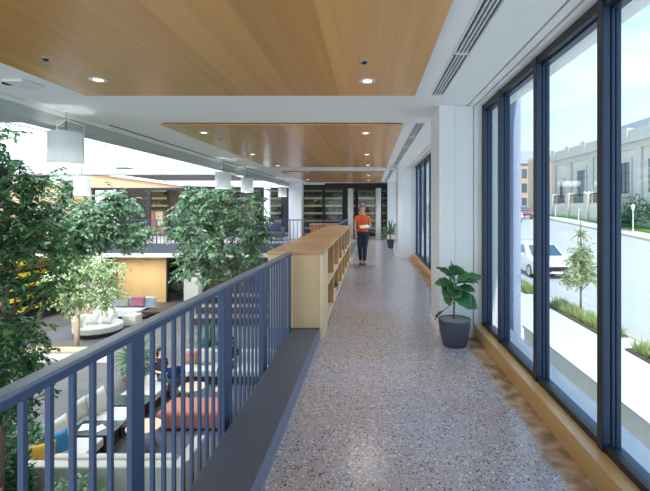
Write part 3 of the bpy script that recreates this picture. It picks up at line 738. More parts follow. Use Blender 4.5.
# ------------------------------------------------------------------ people
def remesh(o, vox=.008, sm=6):
    m = o.modifiers.new('r', 'REMESH'); m.mode = 'VOXEL'; m.voxel_size = vox; m.use_smooth_shade = True
    s = o.modifiers.new('s', 'SMOOTH'); s.iterations = sm; s.factor = .5
    return o
def ring(c, rx, ry, n=16, tilt=0):
    return [(c[0]+rx*math.cos(2*PI*j/n), c[1]+ry*math.sin(2*PI*j/n), c[2]+tilt*math.sin(2*PI*j/n)) for j in range(n)]
def hand(m, w, d, palm, s=1.0, curl=.5, thumb=1):
    """w wrist, d finger direction, palm normal; five fingers of their own"""
    w = Vector(w); d = Vector(d).normalized(); nn = Vector(palm).normalized(); sd = d.cross(nn).normalized()
    m.tube([w-d*.01, w+d*.03*s, w+d*.075*s], [.024*s, .034*s, .036*s], 10, sq=.5)
    for k, (o, l_) in enumerate(((-.028, .062), (-.009, .075), (.010, .070), (.028, .055))):
        b = w+d*.07*s+sd*o*s; c1 = b+(d*math.cos(curl*.5)+nn*math.sin(curl*.5))*l_*.5*s; c2 = c1+(d*math.cos(curl*1.6)+nn*math.sin(curl*1.6))*l_*.5*s
        m.tube([b-d*.01, c1, c2], [.0095*s, .0088*s, .0075*s], 7)
    b = w+d*.022*s+sd*(-.028)*thumb*s; m.tube([b, b+(d*.6-sd*thumb*.7+nn*.3).normalized()*.04*s, b+(d*.9-sd*thumb*.3+nn*.45).normalized()*.068*s], [.013*s, .0105*s, .009*s], 7)
def head(m, c, Mr, s=1.0):
    f = lambda p: Vector(c)+Mr @ (Vector(p)*s)
    m.ell(f((0, .01, .02)), (.074*s, .092*s, .105*s), 20, 14, Mr)
    m.ell(f((0, -.028, -.045)), (.052*s, .058*s, .062*s), 16, 10, Mr)
    m.ell(f((0, -.094, -.012)), (.012*s, .018*s, .022*s), 8, 6, Mr)
    m.ell(f((0, -.084, -.052)), (.022*s, .010*s, .010*s), 8, 6, Mr)
    m.ell(f((0, -.072, .028)), (.055*s, .02*s, .012*s), 10, 6, Mr)
    for sx in (-1, 1): m.ell(f((.076*sx, .015, 0)), (.010*s, .018*s, .030*s), 8, 6, Mr)
def face_bits(t, c, Mr, s=1.0):
    f = lambda p: Vector(c)+Mr @ (Vector(p)*s)
    for sx in (-1, 1): MB().ell(f((.03*sx, -.082, .005)), (.011*s, .007*s, .007*s), 8, 6, Mr).build('eye', M_black, t, smooth=True)
    MB().ell(f((0, -.093, -.053)), (.022*s, .004*s, .006*s), 8, 6, Mr).build('mouth', M_shoe, t, smooth=True)

def woman_walking():
    X, Y = -.215, 12.05
    P = lambda x, y, z: (X+x*.9, Y+y*.96, z*.965)
    t = thing('person', 'woman in an orange tee and navy jeans walking along the corridor with a tablet', 'person', (X, Y, 0))
    Mr = Matrix.Rotation(R(14), 3, 'X')
    m = MB(); head(m, P(0, -.02, 1.565), Mr)
    m.tube([P(0, .02, 1.36), P(0, .01, 1.5)], [.055, .048], 12)
    m.loft([ring(P(0, 0, .86), .15, .10), ring(P(0, 0, 1.0), .135, .09), ring(P(0, 0, 1.12), .12, .085), ring(P(0, 0, 1.28), .15, .10), ring(P(0, .01, 1.38), .13, .07), ring(P(0, .01, 1.42), .06, .05)])
    m.tube([P(-.15, 0, 1.36), P(-.205, .02, 1.24), P(-.225, .03, 1.09), P(-.215, -.02, .97), P(-.20, -.06, .86)], [.05, .045, .036, .034, .024], 12)
    m.tube([P(.15, 0, 1.36), P(.20, .02, 1.24), P(.225, .02, 1.10), P(.18, -.11, 1.07), P(.12, -.20, 1.06)], [.05, .045, .037, .034, .024], 12)
    hand(m, P(-.20, -.06, .86), (.06, -.15, -1), (.9, -.3, 0), 1, .6, -1)
    hand(m, P(.12, -.20, 1.06), (-.8, -.5, .05), (0, .1, 1), 1, .5, -1)
    for sx, kn, an, toe in ((-1, (-.085, -.05, .48), (-.06, -.02, .09), -.10), (1, (.07, -.10, .48), (.055, -.16, .09), -.10)):
        m.tube([P(.08*sx, 0, .88), P(.085*sx, -.01, .72), P(*kn), P((kn[0]+an[0])/2, (kn[1]+an[1])/2+.02, .32), P(*an)], [.085, .078, .052, .05, .034], 14)
        m.tube([P(an[0], an[1]+.03, .045), P(an[0], an[1]-.05, .035), P(an[0], an[1]-.13, .025)], [.035, .036, .024], 10, sq=.8)
    remesh(m.build('body', M_skin, t, smooth=True), .008, 3)
    s = MB()
    s.loft([ring(P(0, 0, .93), .158, .115), ring(P(0, 0, 1.05), .145, .105), ring(P(0, 0, 1.14), .14, .102), ring(P(0, -.005, 1.27), .152, .115), ring(P(0, 0, 1.36), .145, .09), ring(P(0, .01, 1.405), .09, .07)])
    for sx in (-1, 1): s.tube([P(.13*sx, 0, 1.36), P(.185*sx, .01, 1.28), P(.215*sx, .02, 1.19)], [.056, .055, .055], 14)
    remesh(s.build('tee_shirt', M_orange, t, smooth=True), .01, 4)
    j = MB(); j.loft([ring(P(0, 0, .80), .16, .11), ring(P(0, 0, .90), .155, .11), ring(P(0, 0, .98), .14, .10)])
    for sx, kn, an in ((-1, (-.085, -.05, .48), (-.06, -.02, .12)), (1, (.07, -.10, .48), (.055, -.16, .12))):
        j.tube([P(.08*sx, 0, .88), P(.085*sx, -.01, .72), P(*kn), P((kn[0]+an[0])/2, (kn[1]+an[1])/2+.02, .32), P(*an)], [.098, .09, .064, .06, .045], 14)
    remesh(j.build('jeans', M_navy, t, smooth=True), .01, 4)
    for an in ((-.06, -.02), (.055, -.16)):
        MB().tube([P(an[0], an[1]+.05, .04), P(an[0], an[1]-.04, .04), P(an[0], an[1]-.12, .034), P(an[0], an[1]-.155, .028)], [.038, .045, .042, .025], 12, sq=.8).build('shoe', M_shoe, t, smooth=True)
    h = MB(); c = P(0, -.02, 1.565); f = lambda p: Vector(c)+Mr @ Vector(p)
    h.ell(f((0, .026, .044)), (.090, .094, .098), 20, 14, Mr); h.ell(f((0, .10, -.01)), (.04, .05, .06), 12, 8, Mr); h.ell(f((0, .07, .115)), (.04, .04, .03), 12, 8, Mr)
    for sx in (-1, 1): h.ell(f((.066*sx, -.0, .03)), (.02, .05, .07), 10, 8, Mr)
    remesh(h.build('hair', M_hairb, t, smooth=True), .008, 2)
    face_bits(t, c, Mr)
    tb = thing('tablet', 'white tablet held at the waist by the walking woman', 'tablet', P(.08, -.29, 1.09))
    Mt = Matrix.Translation(P(.06, -.27, 1.085)) @ Euler((R(22), R(-6), R(18))).to_matrix().to_4x4()
    MB().box(-.125, .125, -.085, .085, -.005, .005, Mt).build('case', M_white, tb, bevel=.003)
    MB().box(-.11, .11, -.072, .072, .005, .006, Mt).build('screen', M_paper, tb)
woman_walking()

def seated(X, Y, rz, seat, label, hairm, top, pants, look=10):
    """local: faces -Y before rotation; seat = seat height"""
    t = thing('person', label, 'person', (0, 0, 0))
    Mr = Matrix.Rotation(R(look), 3, 'X'); h0 = seat
    P = lambda x, y, z: (x, y, h0+z)
    arms = ((-1, (-.21, .12, .55-.28), (-.12, -.18, .22)), (1, (.21, .12, .27), (.12, -.18, .22)))
    legs = ((-1, (-.11, -.42, .08), (-.10, -.40, -h0+.09)), (1, (.11, -.44, .08), (.13, -.52, -h0+.09)))
    m = MB(); head(m, P(0, .06, .76), Mr); m.tube([P(0, .12, .56), P(0, .09, .69)], [.055, .048], 12)
    m.loft([ring(P(0, .0, .02), .17, .13), ring(P(0, .05, .18), .14, .10), ring(P(0, .09, .40), .165, .11), ring(P(0, .12, .54), .14, .08), ring(P(0, .12, .59), .06, .05)])
    for sx, el, wr in arms:
        m.tube([P(.16*sx, .12, .53), P(el[0], el[1], el[2]), P(*wr)], [.052, .04, .026], 12)
        hand(m, P(*wr), (-.25*sx, -1, -.1), (0, 0, -1), 1, .5, sx)
    for sx, kn, an in legs:
        m.tube([P(.10*sx, -.02, .08), P(.11*sx, -.2, .09), P(*kn), P(kn[0], (kn[1]+an[1])/2+.03, (kn[2]+an[2])/2), P(*an)], [.09, .082, .06, .054, .036], 14)
        m.tube([P(an[0], an[1]+.03, -h0+.045), P(an[0], an[1]-.12, -h0+.03)], [.036, .026], 10)
    remesh(m.build('body', M_skin, t, smooth=True), .009, 3)
    s = MB(); s.loft([ring(P(0, .0, .0), .178, .14), ring(P(0, .05, .18), .155, .12), ring(P(0, .09, .40), .18, .125), ring(P(0, .12, .54), .15, .095), ring(P(0, .12, .585), .08, .065)])
    for sx, el, wr in arms: s.tube([P(.15*sx, .12, .52), P(el[0], el[1], el[2]+.04)], [.065, .058], 12)
    remesh(s.build('top', top, t, smooth=True), .011, 4)
    j = MB(); j.loft([ring(P(0, 0, .0), .18, .145), ring(P(0, 0, .12), .17, .13)])
    for sx, kn, an in legs: j.tube([P(.10*sx, -.02, .085), P(.11*sx, -.2, .09), P(*kn), P(kn[0], (kn[1]+an[1])/2+.03, (kn[2]+an[2])/2), P(an[0], an[1], an[2]+.05)], [.10, .095, .074, .064, .052], 14)
    remesh(j.build('jeans', pants, t, smooth=True), .011, 4)
    for sx, kn, an in legs: MB().tube([P(an[0], an[1]+.05, -h0+.042), P(an[0], an[1]-.05, -h0+.042), P(an[0], an[1]-.16, -h0+.03)], [.04, .045, .028], 12, sq=.85).build('shoe', M_shoe, t, smooth=True)
    h = MB(); c = P(0, .06, .76); f = lambda p: Vector(c)+Mr @ Vector(p)
    h.ell(f((0, .032, .04)), (.088, .094, .098), 18, 12, Mr); h.tube([f((0, .08, .03)), f((0, .11, -.10)), f((0, .10, -.20))], [.075, .07, .04], 12)
    remesh(h.build('hair', hairm, t, smooth=True), .01, 2); face_bits(t, c, Mr)
    t.location = (X, Y, LZ); t.rotation_euler = (0, 0, rz); ORG[t.name] = Vector((X, Y, LZ))
    return t

# ------------------------------------------------------------------ lower lounge furniture
SEAT = .42
def bench(x0, x1, y0, y1, label, back=None, nm='upholstered_bench', m_=None, group='cream lounge modules'):
    m_ = m_ or M_ivory
    t = thing(nm, label, 'bench', ((x0+x1)/2, (y0+y1)/2, LZ), group)
    B('base', M_legdk, (x0+.06, x1-.06, y0+.04, y1-.04, LZ, LZ+.24), t)
    B('seat', m_, (x0, x1, y0+.01, y1-.01, LZ+.24, LZ+SEAT), t, bevel=.035, seg=3)
    if back: B('backrest', m_, (*back, LZ+.12, LZ+.78), t, bevel=.03, seg=3)
    return t
def cushion(x, y, z, w, h, d, rot, m_, label, group=None):
    t = thing('throw_pillow', label, 'pillow', (x, y, z), group)
    n = 9; vs_ = []; fs = []
    Mt = Euler(rot).to_matrix()
    for s_ in (-1, 1):
        for i in range(n):
            for j in range(n):
                u = -1+2*i/(n-1); v = -1+2*j/(n-1); pin = 1-.10*(1-abs(v)**2)*abs(u)**3
                pin2 = 1-.10*(1-abs(u)**2)*abs(v)**3
                th = d*.5*max(0.02, (1-u**4)*(1-v**4))**.5
                p = Vector((u*w/2*pin, s_*th, h/2+v*h/2*pin2)); vs_.append(Vector((x, y, z))+Mt @ p)
    for s_ in range(2):
        b = s_*n*n
        for i in range(n-1):
            for j in range(n-1):
                q = (b+i*n+j, b+(i+1)*n+j, b+(i+1)*n+j+1, b+i*n+j+1); fs.append(q if s_ == 0 else q[::-1])
    ed = [(i, 0) for i in range(n-1)]+[(n-1, j) for j in range(n-1)]+[(i, n-1) for i in range(n-1, 0, -1)]+[(0, j) for j in range(n-1, 0, -1)]
    for a in range(len(ed)):
        i, j = ed[a]; i2, j2 = ed[(a+1) % len(ed)]
        fs.append((i*n+j, n*n+i*n+j, n*n+i2*n+j2, i2*n+j2))
    MB().add(vs_, fs).build('cover', m_, t, smooth=True)
# rug
B('lounge_rug', M_rug, (-5.35, -2.0, 8.3, 13.0, LZ, LZ+.012)).__setitem__('label', 'mottled slate rug under the lounge seating')
bpy.data.objects['lounge_rug']['category'] = 'rug'
bench(-6.35, -5.5, 8.25, 9.1, 'nearest cream bench of the left row, beside the mustard pillow')
bench(-6.35, -5.5, 9.78, 10.5, 'cream bench between the two dark green tables')
bench(-6.35, -5.45, 11.1, 12.5, 'long cream bench seating the man with the blue laptop')
bench(-5.75, -2.9, 12.75, 13.55, 'long ivory sofa at the far side of the lounge', (-5.75, -2.9, 13.4, 13.62), 'lounge_sofa')
# near sofa seen from behind, with a return arm
t = thing('lounge_sofa', 'cream sofa in the foreground seen from behind through the railing', 'sofa', (-4.6, 7.9, LZ), 'cream lounge modules')
B('base', M_legdk, (-6.2, -3.3, 7.56, 8.15, LZ, LZ+.10), t)
B('backrest', M_cream, (-6.25, -3.2, 7.48, 7.70, LZ+.08, LZ+.75), t, bevel=.03, seg=3)
B('armrest', M_cream, (-3.42, -3.2, 7.705, 8.6, LZ+.08, LZ+.72), t, bevel=.03, seg=3)
for k in range(3): B('seat_cushion', M_ivory, (-6.2+.92*k, -5.29+.92*k, 7.70, 8.22, LZ+.20, LZ+.43), t, bevel=.04, seg=3)
for k in range(3): B('back_cushion', M_cream, (-5.62+.73*k, -4.90+.73*k, 7.71, 7.88, LZ+.43, LZ+.78), t, bevel=.05, seg=3)
for (a, b, l_) in ((9.12, 9.76, 'dark green side table covered with magazines beside the nearest bench'), (10.52, 11.08, 'dark green side table below the long cream bench')):
    t = thing('side_table', l_, 'table', (-5.85, a, LZ), 'dark green side tables in the bench row')
    B('table_top', M_green, (-6.35, -5.4, a, b, LZ+.40, LZ+.44), t, bevel=.008)
    B('base', M_legdk, (-6.25, -5.55, a+.05, b-.05, LZ, LZ+.40), t)
r_ = random.Random(5)
for k, (x, y, a, l_) in enumerate(((-6.1, 9.45, .3, 'open white magazine lying at the back of the green table'), (-5.8, 9.38, -.5, 'white magazine lying in the middle of the green table'), (-5.62, 9.55, .9, 'dark covered magazine at the front of the green table'))):
    t = thing('magazine', l_, 'magazine', (x, y, LZ+.441), 'magazines on the green table')
    Mt = Matrix.Translation((x, y, LZ+.441)) @ Matrix.Rotation(a, 4, 'Z')
    MB().box(-.12, .12, -.15, .15, 0, .006, Mt).build('pages', M_paper, t)
    MB().box(-.122, .122, -.152, .152, .006, .009, Mt).build('cover', M_paper if k < 2 else M_black, t)
cushion(-6.2, 8.8, LZ+.44, .5, .5, .16, (R(-16), 0, R(78)), M_ivory, 'white square pillow leaning on the nearest bench')
cushion(-5.93, 8.4, LZ+.44, .42, .42, .15, (R(-18), 0, R(65)), M_tealp, 'teal patterned pillow beside the mustard pillow')
cushion(-5.98, 8.03, LZ+.44, .42, .40, .15, (R(-14), 0, R(40)), M_must, 'mustard yellow pillow at the corner of the bench row')
cushion(-6.22, 10.15, LZ+.44, .58, .52, .18, (R(-18), 0, R(84)), M_ivory, 'large white pillow leaning on the bench between the green tables')
cushion(-6.40, 9.75, LZ+.455, .45, .45, .15, (R(-14), 0, R(84)), M_cream, 'white pillow behind the magazines on the green table')
cushion(-6.1, 11.35, LZ+.44, .46, .46, .15, (R(-14), 0, R(80)), M_brownp, 'brown leather pillow at the near end of the long cream bench')
cushion(-6.2, 11.75, LZ+.44, .5, .5, .16, (R(-14), 0, R(84)), M_ivory, 'white pillow behind the man with the laptop')
cushion(-5.45, 13.25, LZ+.44, .42, .42, .15, (R(-12), 0, 0), M_brownp, 'brown pillow at the left end of the far ivory sofa')
cushion(-4.95, 13.25, LZ+.44, .46, .46, .15, (R(-12), 0, R(6)), M_ivory, 'ivory pillow beside the brown one on the far sofa')
cushion(-3.3, 13.25, LZ+.44, .46, .46, .15, (R(-12), 0, 0), M_cream, 'cream pillow at the right end of the far ivory sofa')
# coral ottoman
t = thing('coral_ottoman', 'coral red rounded rectangular ottoman in the middle of the rug', 'ottoman', (-4.18, 10.5, LZ+.012))
B('cushion_body', M_coral, (-4.93, -3.44, 10.08, 10.95, LZ+.05, LZ+.46), t, bevel=.09, seg=5)
B('plinth', M_legdk, (-4.8, -3.57, 10.2, 10.83, LZ+.012, LZ+.05), t)
def round_table(x, y, r, h, label, top=M_tan, floor=LZ+.012):
    t = thing('round_table', label, 'table', (x, y, floor), 'tan topped occasional tables')
    MB().lathe([(r-.01, floor+h-.03), (r, floor+h-.02), (r, floor+h), (.001, floor+h)], (x, y), 40).build('table_top', top, t)
    for k in range(3):
        a = k*2.09+.4; MB().tube([(x+r*.65*math.cos(a), y+r*.65*math.sin(a), floor), (x+r*.4*math.cos(a), y+r*.4*math.sin(a), floor+h-.02)], .012, 8).build('leg', M_black, t)
round_table(-4.86, 9.45, .36, .46, 'round tan table before the coral ottoman')
round_table(-4.62, 11.42, .34, .50, 'round tan table behind the coral ottoman, larger of the two')
round_table(-3.78, 11.3, .22, .50, 'small round tan table behind the right end of the ottoman')
seated(-5.72, 12.15, R(66), SEAT, 'seated man in a black tee and grey jeans with a blue laptop', M_haird, M_blackt, M_greyj)
seated(-4.2, 13.1, R(-8), SEAT, 'seated woman with long dark hair in black top and blue jeans', M_haird, M_blackt, M_jean)
t = thing('laptop', 'blue laptop open on the knees of the seated man', 'laptop', (0, 0, 0))
MB().box(-.17, .17, -.12, .12, 0, .015).build('keyboard_deck', M_black, t)
Mt = Matrix.Translation((0, -.12, .012)) @ Matrix.Rotation(R(15), 4, 'X')
MB().box(-.17, .17, -.008, 0, 0, .24, Mt).build('lid', M_lap, t, bevel=.003)
t.location = (-5.72+.38, 12.15-.17, LZ+SEAT+.2); t.rotation_euler = (0, 0, R(30)); t.scale = (1.15, 1.15, 1.15)

# lush planting round the lounge
shrub('leafy_shrub', 'dark leafy shrub below the foreground end of the railing', -6.05, 6.9, LZ, .6, 1.8, 2000, .13, M_leafC, 11)
shrub('leafy_shrub', 'low green shrub directly behind the foreground sofa back', -4.75, 6.85, LZ, .55, .95, 900, .11, M_leafA, 12)
shrub('purple_shrub', 'purple leaved plant at the bottom left beside the dark shrub', -5.35, 6.1, LZ, .3, 1.4, 500, .11, M_leafP, 13)
shrub('leafy_shrub', 'dark shrub behind the corner pillows of the bench row', -6.9, 8.6, LZ, .5, 1.1, 800, .12, M_leafA2, 14)
spiky('yucca_plant', 'tall yucca behind the seated man', -6.75, 12.6, LZ, 80, .9, .05, M_leafA, 15, stem=.8)
spiky('yucca_plant', 'yucca with broad strap leaves behind the left end of the ivory sofa', -5.2, 14.1, LZ, 80, .9, .05, M_leafA, 16, stem=.7)
shrub('leafy_shrub', 'dark leafy shrub behind the ivory sofa beside the yucca', -4.6, 14.1, LZ, .45, .95, 600, .11, M_leafA2, 17)
shrub('leafy_shrub', 'bright low shrub beside the tall yucca', -7.0, 13.2, LZ, .45, .8, 500, .11, M_leafA, 18)

# far lounge
def far_sofa():
    t = thing('lounge_sofa', 'pale blue white sofa with a pink pillow before the oak doors', 'sofa', (-11.4, 20.6, LZ))
    B('base', M_legdk, (-12.5, -10.3, 20.3, 21.1, LZ, LZ+.12), t)
    B('seat', M_bluewh, (-12.5, -10.3, 20.2, 21.1, LZ+.12, LZ+.42), t, bevel=.04)
    B('backrest', M_bluewh, (-12.5, -10.3, 21.0, 21.25, LZ+.12, LZ+.85), t, bevel=.04)
    B('armrest', M_bluewh, (-12.72, -12.5, 20.2, 21.25, LZ+.08, LZ+.7), t, bevel=.04)
far_sofa()
cushion(-11.05, 20.85, LZ+.44, .7, .5, .18, (R(-12), 0, 0), M_pink, 'pink pillow on the pale blue sofa')
cushion(-11.75, 20.85, LZ+.44, .55, .5, .18, (R(-12), 0, 0), M_cream, 'cream pillow beside the pink one')
t = thing('coffee_table', 'dark rectangular coffee table beside the pale blue sofa', 'table', (-9.9, 20.3, LZ))
B('table_top', M_tabdk, (-10.55, -9.2, 19.9, 20.8, LZ+.36, LZ+.42), t)
for x in (-10.45, -9.3):
    for y in (20.0, 20.7): B('leg', M_black, (x-.02, x+.02, y-.02, y+.02, LZ, LZ+.36), t)
def armchair(x, y, rz, label, m_, z=LZ, s=1):
    t = thing('armchair', label, 'armchair', (0, 0, 0))
    B('seat', m_, (-.36*s, .36*s, -.36*s, .34*s, .16, .42), t, bevel=.05, seg=3)
    B('backrest', m_, (-.42*s, .42*s, .24*s, .40*s, .42, .86), t, bevel=.05, seg=3)
    for k in (-1, 1): B('armrest', m_, tuple(sorted((k*.36*s, k*.47*s)))+(-.34*s, .38*s, .14, .62), t, bevel=.04, seg=3)
    for a in (-1, 1):
        for b in (-1, 1): MB().tube([(a*.34*s, b*.3*s, 0), (a*.32*s, b*.28*s, .17)], .018, 8).build('leg', M_legdk, t)
    t.location = (x, y, z); t.rotation_euler = (0, 0, rz)
t = thing('round_sofa', 'round white sofa with loose pillows in the sun beside the pale tree', 'sofa', (-11.1, 17.95, LZ))
MB().lathe([(.80, LZ+.012), (.86, LZ+.16)], (-11.1, 17.95), 40).build('base', M_legdk, t)
MB().lathe([(.84, LZ+.161), (.90, LZ+.20), (.90, LZ+.38), (.86, LZ+.42)], (-11.1, 17.95), 40).build('seat', M_ivory, t, smooth=False)
rg = []
for k in range(21):
    a_ = R(70+k*9); ca, sa = math.cos(a_), math.sin(a_)
    rg.append([(-11.1+q*ca, 17.95+q*sa, LZ+z_) for q, z_ in ((.62, .421), (.90, .421), (.92, .70), (.88, .76), (.70, .76), (.64, .70))])
MB().loft(rg).build('backrest', M_ivory, t, smooth=False)
cushion(-11.25, 17.75, LZ+.43, .5, .42, .16, (R(-22), 0, R(10)), M_ivory, 'white pillow lying on the round sofa, left of its twin')
cushion(-10.75, 17.85, LZ+.43, .5, .42, .16, (R(-30), 0, R(-14)), M_ivory, 'white pillow lying on the round sofa, nearer the cube stool')
cushion(-11.75, 18.2, LZ+.775, .4, .4, .14, (R(-5), 0, R(20)), M_tan, 'tan pillow standing on the round sofa back')
t = thing('cube_stool', 'cream upholstered cube stool beside the round sofa', 'stool', (-10.4, 19.2, LZ))
B('body', M_cream, (-10.7, -10.1, 18.9, 19.5, LZ+.03, LZ+.5), t, bevel=.05)
B('plinth', M_legdk, (-10.65, -10.15, 18.95, 19.45, LZ, LZ+.03), t)
B('lounge_rug', M_rug, (-13.2, -9.0, 17.2, 21.6, LZ, LZ+.01)); o = bpy.data.objects['lounge_rug.001']; tag(o, 'slate rug under the round sofa and pale blue sofa', 'rug')
t = thing('wooden_plinth', 'long tan wooden plinth beside the pale tree trunk', 'plinth', (-10.3, 15.0, LZ))
B('top_board', M_tan, (-11.4, -8.6, 14.55, 14.95, LZ+.36, LZ+.42), t); B('body', M_concl, (-11.3, -8.7, 14.6, 14.9, LZ, LZ+.36), t)

# lower back wall: oak double door, glass door, columns, opening, steps
B('wall_lower_back', M_lbrown, (-15.6, -13.75, 23.9, 24.1, LZ, -.6), kind='structure')
B('wall_lower_back', M_wall, (-10.05, -9.85, 23.9, 24.1, LZ, -.6), kind='structure')
B('column_lower', M_col, (-14.3, -13.75, 21.8, 22.4, LZ, -.6), kind='structure', bevel=.01)
B('column_lower', M_col, (-9.85, -9.1, 23.2, 23.8, LZ, -.6), kind='structure', bevel=.01)
t = thing('door_1', None, None, (-12.4, 24, LZ)); t['kind'] = 'structure'
B('door_leaf', M_door, (-13.75, -12.42, 23.95, 24.05, LZ, -1.3), t); B('door_leaf', M_door, (-12.41, -11.1, 23.95, 24.05, LZ, -1.3), t)
B('transom', M_door, (-13.75, -11.1, 23.96, 24.04, -1.29, -.6), t)
B('door_handle', M_black, (-13.55, -13.35, 23.9, 23.95, -2.15, -2.10), t)
t = thing('door_2', None, None, (-10.6, 24, LZ)); t['kind'] = 'structure'
MB().box(-11.1, -11.0, 23.9, 24.1, LZ, -.6).box(-10.12, -10.05, 23.9, 24.1, LZ, -.6).box(-11.0, -10.12, 23.9, 24.1, -1.3, -.6).build('door_frame', M_framedk, t)
B('pane', M_glass, (-11.0, -10.12, 23.98, 24.0, LZ, -1.3), t)
shrub('leafy_shrub', 'green shrub seen through the glass door beside the oak doors', -10.5, 25.2, LZ, .5, 1.4, 400, .15, M_leafA, 21)
t = thing('window_9', None, None, (-6, 24, LZ)); t['kind'] = 'structure'
f = MB().box(-9.1, -9.0, 23.9, 24.1, LZ, -.6).box(-9.0, -4.0, 23.9, 24.1, -.85, -.6)
for x in (-7.3, -5.6, -4.0): f.box(x-.04, x+.04, 23.9, 24.1, LZ, -.85)
f.build('frame', M_framedk, t); B('pane', M_glass, (-9.0, -4.0, 23.98, 24.0, LZ, -.85), t)
B('wall_room_beyond', M_lbrown, (-9.9, -4.0, 26.2, 26.3, LZ, -.6), kind='structure')
B('wall_lower_back', M_wall, (-4.0, 1.4, 23.9, 24.1, LZ, -.6), kind='structure')
t = thing('floor_lamp', 'white globe shaped floor lamp inside the lower room beyond the glass', 'lamp', (-8.2, 25.0, LZ))
MB().lathe([(.16, LZ), (.16, LZ+.02), (.02, LZ+.03), (.015, LZ+1.3)], (-8.2, 25.0), 20).build('stand', M_black, t)
MB().ell((-8.2, 25.0, LZ+1.45), (.3, .3, .2)).build('lamp_shade', M_shade, t, smooth=True)
t = thing('stepped_seating', 'dark stepped seating platform below the far gallery', 'seating', (-5.6, 18.0, LZ))
for k in range(3):
    B('tier', M_tabdk, (-7.9, -2.2, 19.2+.7*k, 19.9+.7*k, LZ, LZ+.3+.32*k), t)
    B('tread', M_tread, (-7.9, -2.2, 19.2+.7*k, 19.89+.7*k, LZ+.301+.32*k, LZ+.34+.32*k), t)

def fill_downlight(x, y, z, e_, label, grp):  # added spot lamps in downlight fittings, brightening the doors and living walls
    t = thing('downlight', label, 'downlight', (x, y, z), grp)
    MB().lathe([(.10, z), (.10, z-.01), (.07, z-.01)], (x, y), 24).build('trim_ring', M_metalw, t)
    MB().lathe([(.001, z-.0112), (.068, z-.0112), (.068, z-.0105), (.001, z-.0105)], (x, y), 20).build('lens', M_lampglow, t)
    d = bpy.data.lights.new('spot', 'SPOT'); d.energy = e_; d.spot_size = R(150); d.spot_blend = .6; d.shadow_soft_size = .08; d.color = (1, .95, .86)
    o = bpy.data.objects.new('spot_lamp', d); C.objects.link(o); o.location = (0, 0, -.03); o.parent = t
for x, w_ in ((-13.2, 'before the left leaf of the oak doors'), (-11.6, 'before the right leaf of the oak doors'), (-8.2, 'before the glazed opening of the lower floor'), (-5.2, 'above the stepped seating')):
    fill_downlight(x, 22.2, -.6, 150, 'added fill downlight in the lower soffit '+w_, 'added fill lights in the lower soffit')
for x, w_ in ((-12.5, 'narrow living wall'), (-7.2, 'living wall beyond the big tree'), (-3.2, 'left half of the corridor living wall'), (-.4, 'right half of the corridor living wall')):
    fill_downlight(x, 25.4, 2.80, 60, 'added fill downlight in front of the '+w_, 'added fill lights before the living walls')

# ------------------------------------------------------------------ far upper end: glazed partition, living wall, furniture
def partition(x0, x1, y, z0, z1, muls, idx):
    t = thing('window_%d' % idx, None, None, ((x0+x1)/2, y, z0)); t['kind'] = 'structure'
    f = MB().box(x0, x1, y-.05, y+.05, z1-.14, z1).box(x0, x1, y-.04, y+.04, z0, z0+.08)
    for x, w in muls: f.box(x-w, x+w, y-.05, y+.05, z0, z1-.14)
    f.build('frame', M_framedk, t)
    B('pane', M_glass, (x0, x1, y-.006, y+.006, z0+.08, z1-.14), t)
partition(-15.2, -4.2, 24.0, 0, 2.62, [(-15.1, .06), (-13.2, .05), (-12.1, .12), (-10.35, .10), (-8.6, .06), (-6.8, .06), (-5.6, .12), (-4.25, .05)], 4)
partition(-4.2, 1.3, 24.0, 0, 2.78, [(-4.1, .06), (-2.55, .07), (-1.4, .14), (-.75, .08), (.55, .08), (1.05, .2)], 5)
def living_wall(x0, x1, y, z0, n, label, seed, front=M_lshelf, along='x', step=.45, lm=M_leafA2, top=M_planter):
    r = random.Random(seed)
    t = thing('living_wall', label, 'plant wall', ((x0+x1)/2, y, z0) if along == 'x' else (y, (x0+x1)/2, z0), None)
    for k in range(n):
        z = z0+step*k
        if along == 'x': bx_ = (x0, x1, y-.30, y, z, z+.05); fr = (x0, x1, y-.32, y-.30, z-.01, z+.10)
        else: bx_ = (y, y+.30, x0, x1, z, z+.05); fr = (y+.30, y+.34, x0, x1, z-.04, z+.13)
        B('shelf', top, bx_, t); B('planter_front', front, fr, t)
        m = MB(); c = int((x1-x0)*42)
        for q in range(c):
            u = r.uniform(x0+.05, x1-.05); w = r.uniform(.03, .29)
            if math.sin(u*1.7+k*2.1) < -.35 or (along == 'y' and q % 3): continue
            p = Vector((u, y-w, z+.06+r.uniform(0, .22))) if along == 'x' else Vector((y+w, u, z+.06+r.uniform(0, .22)))
            leaf(m, p, (rdir(r)+Vector((0, 0, -.1))).normalized(), rdir(r), r.uniform(.09, .16), .035)
        if m.v: m.build('plants', lm, t)
living_wall(-4.8, 1.3, 26.9, .25, 6, 'living wall of planted shelves behind the glass at the corridor end', 31)
living_wall(-8.9, -5.4, 26.9, .25, 6, 'living wall of planted shelves behind the glass beyond the big atrium tree', 32)
living_wall(-13.6, -12.3, 26.9, .25, 6, 'narrow living wall behind the doorway on the far gallery', 33)
living_wall(12.5, 21.5, -15.28, LZ+.7, 5, 'planter shelves with fronts coloured sunlit yellow on the left atrium wall', 34, front=M_yel, along='y', step=.5, lm=M_leafC)
t = thing('wall_partition_screen', 'orange display cabinet standing behind the far gallery doorway', 'cabinet', (-12.1, 25.5, 0))
t.name = 'display_cabinet'
ORG[t.name] = Vector((-12.1, 25.5, 0))
B('cabinet_body', M_brownp, (-12.9, -11.9, 25.3, 25.7, 0, 1.35), t); B('cabinet_door', M_coral, (-12.85, -12.45, 25.28, 25.3, .5, 1.3), t); B('cabinet_door', M_tan, (-12.35, -11.95, 25.28, 25.3, .5, 1.3), t)
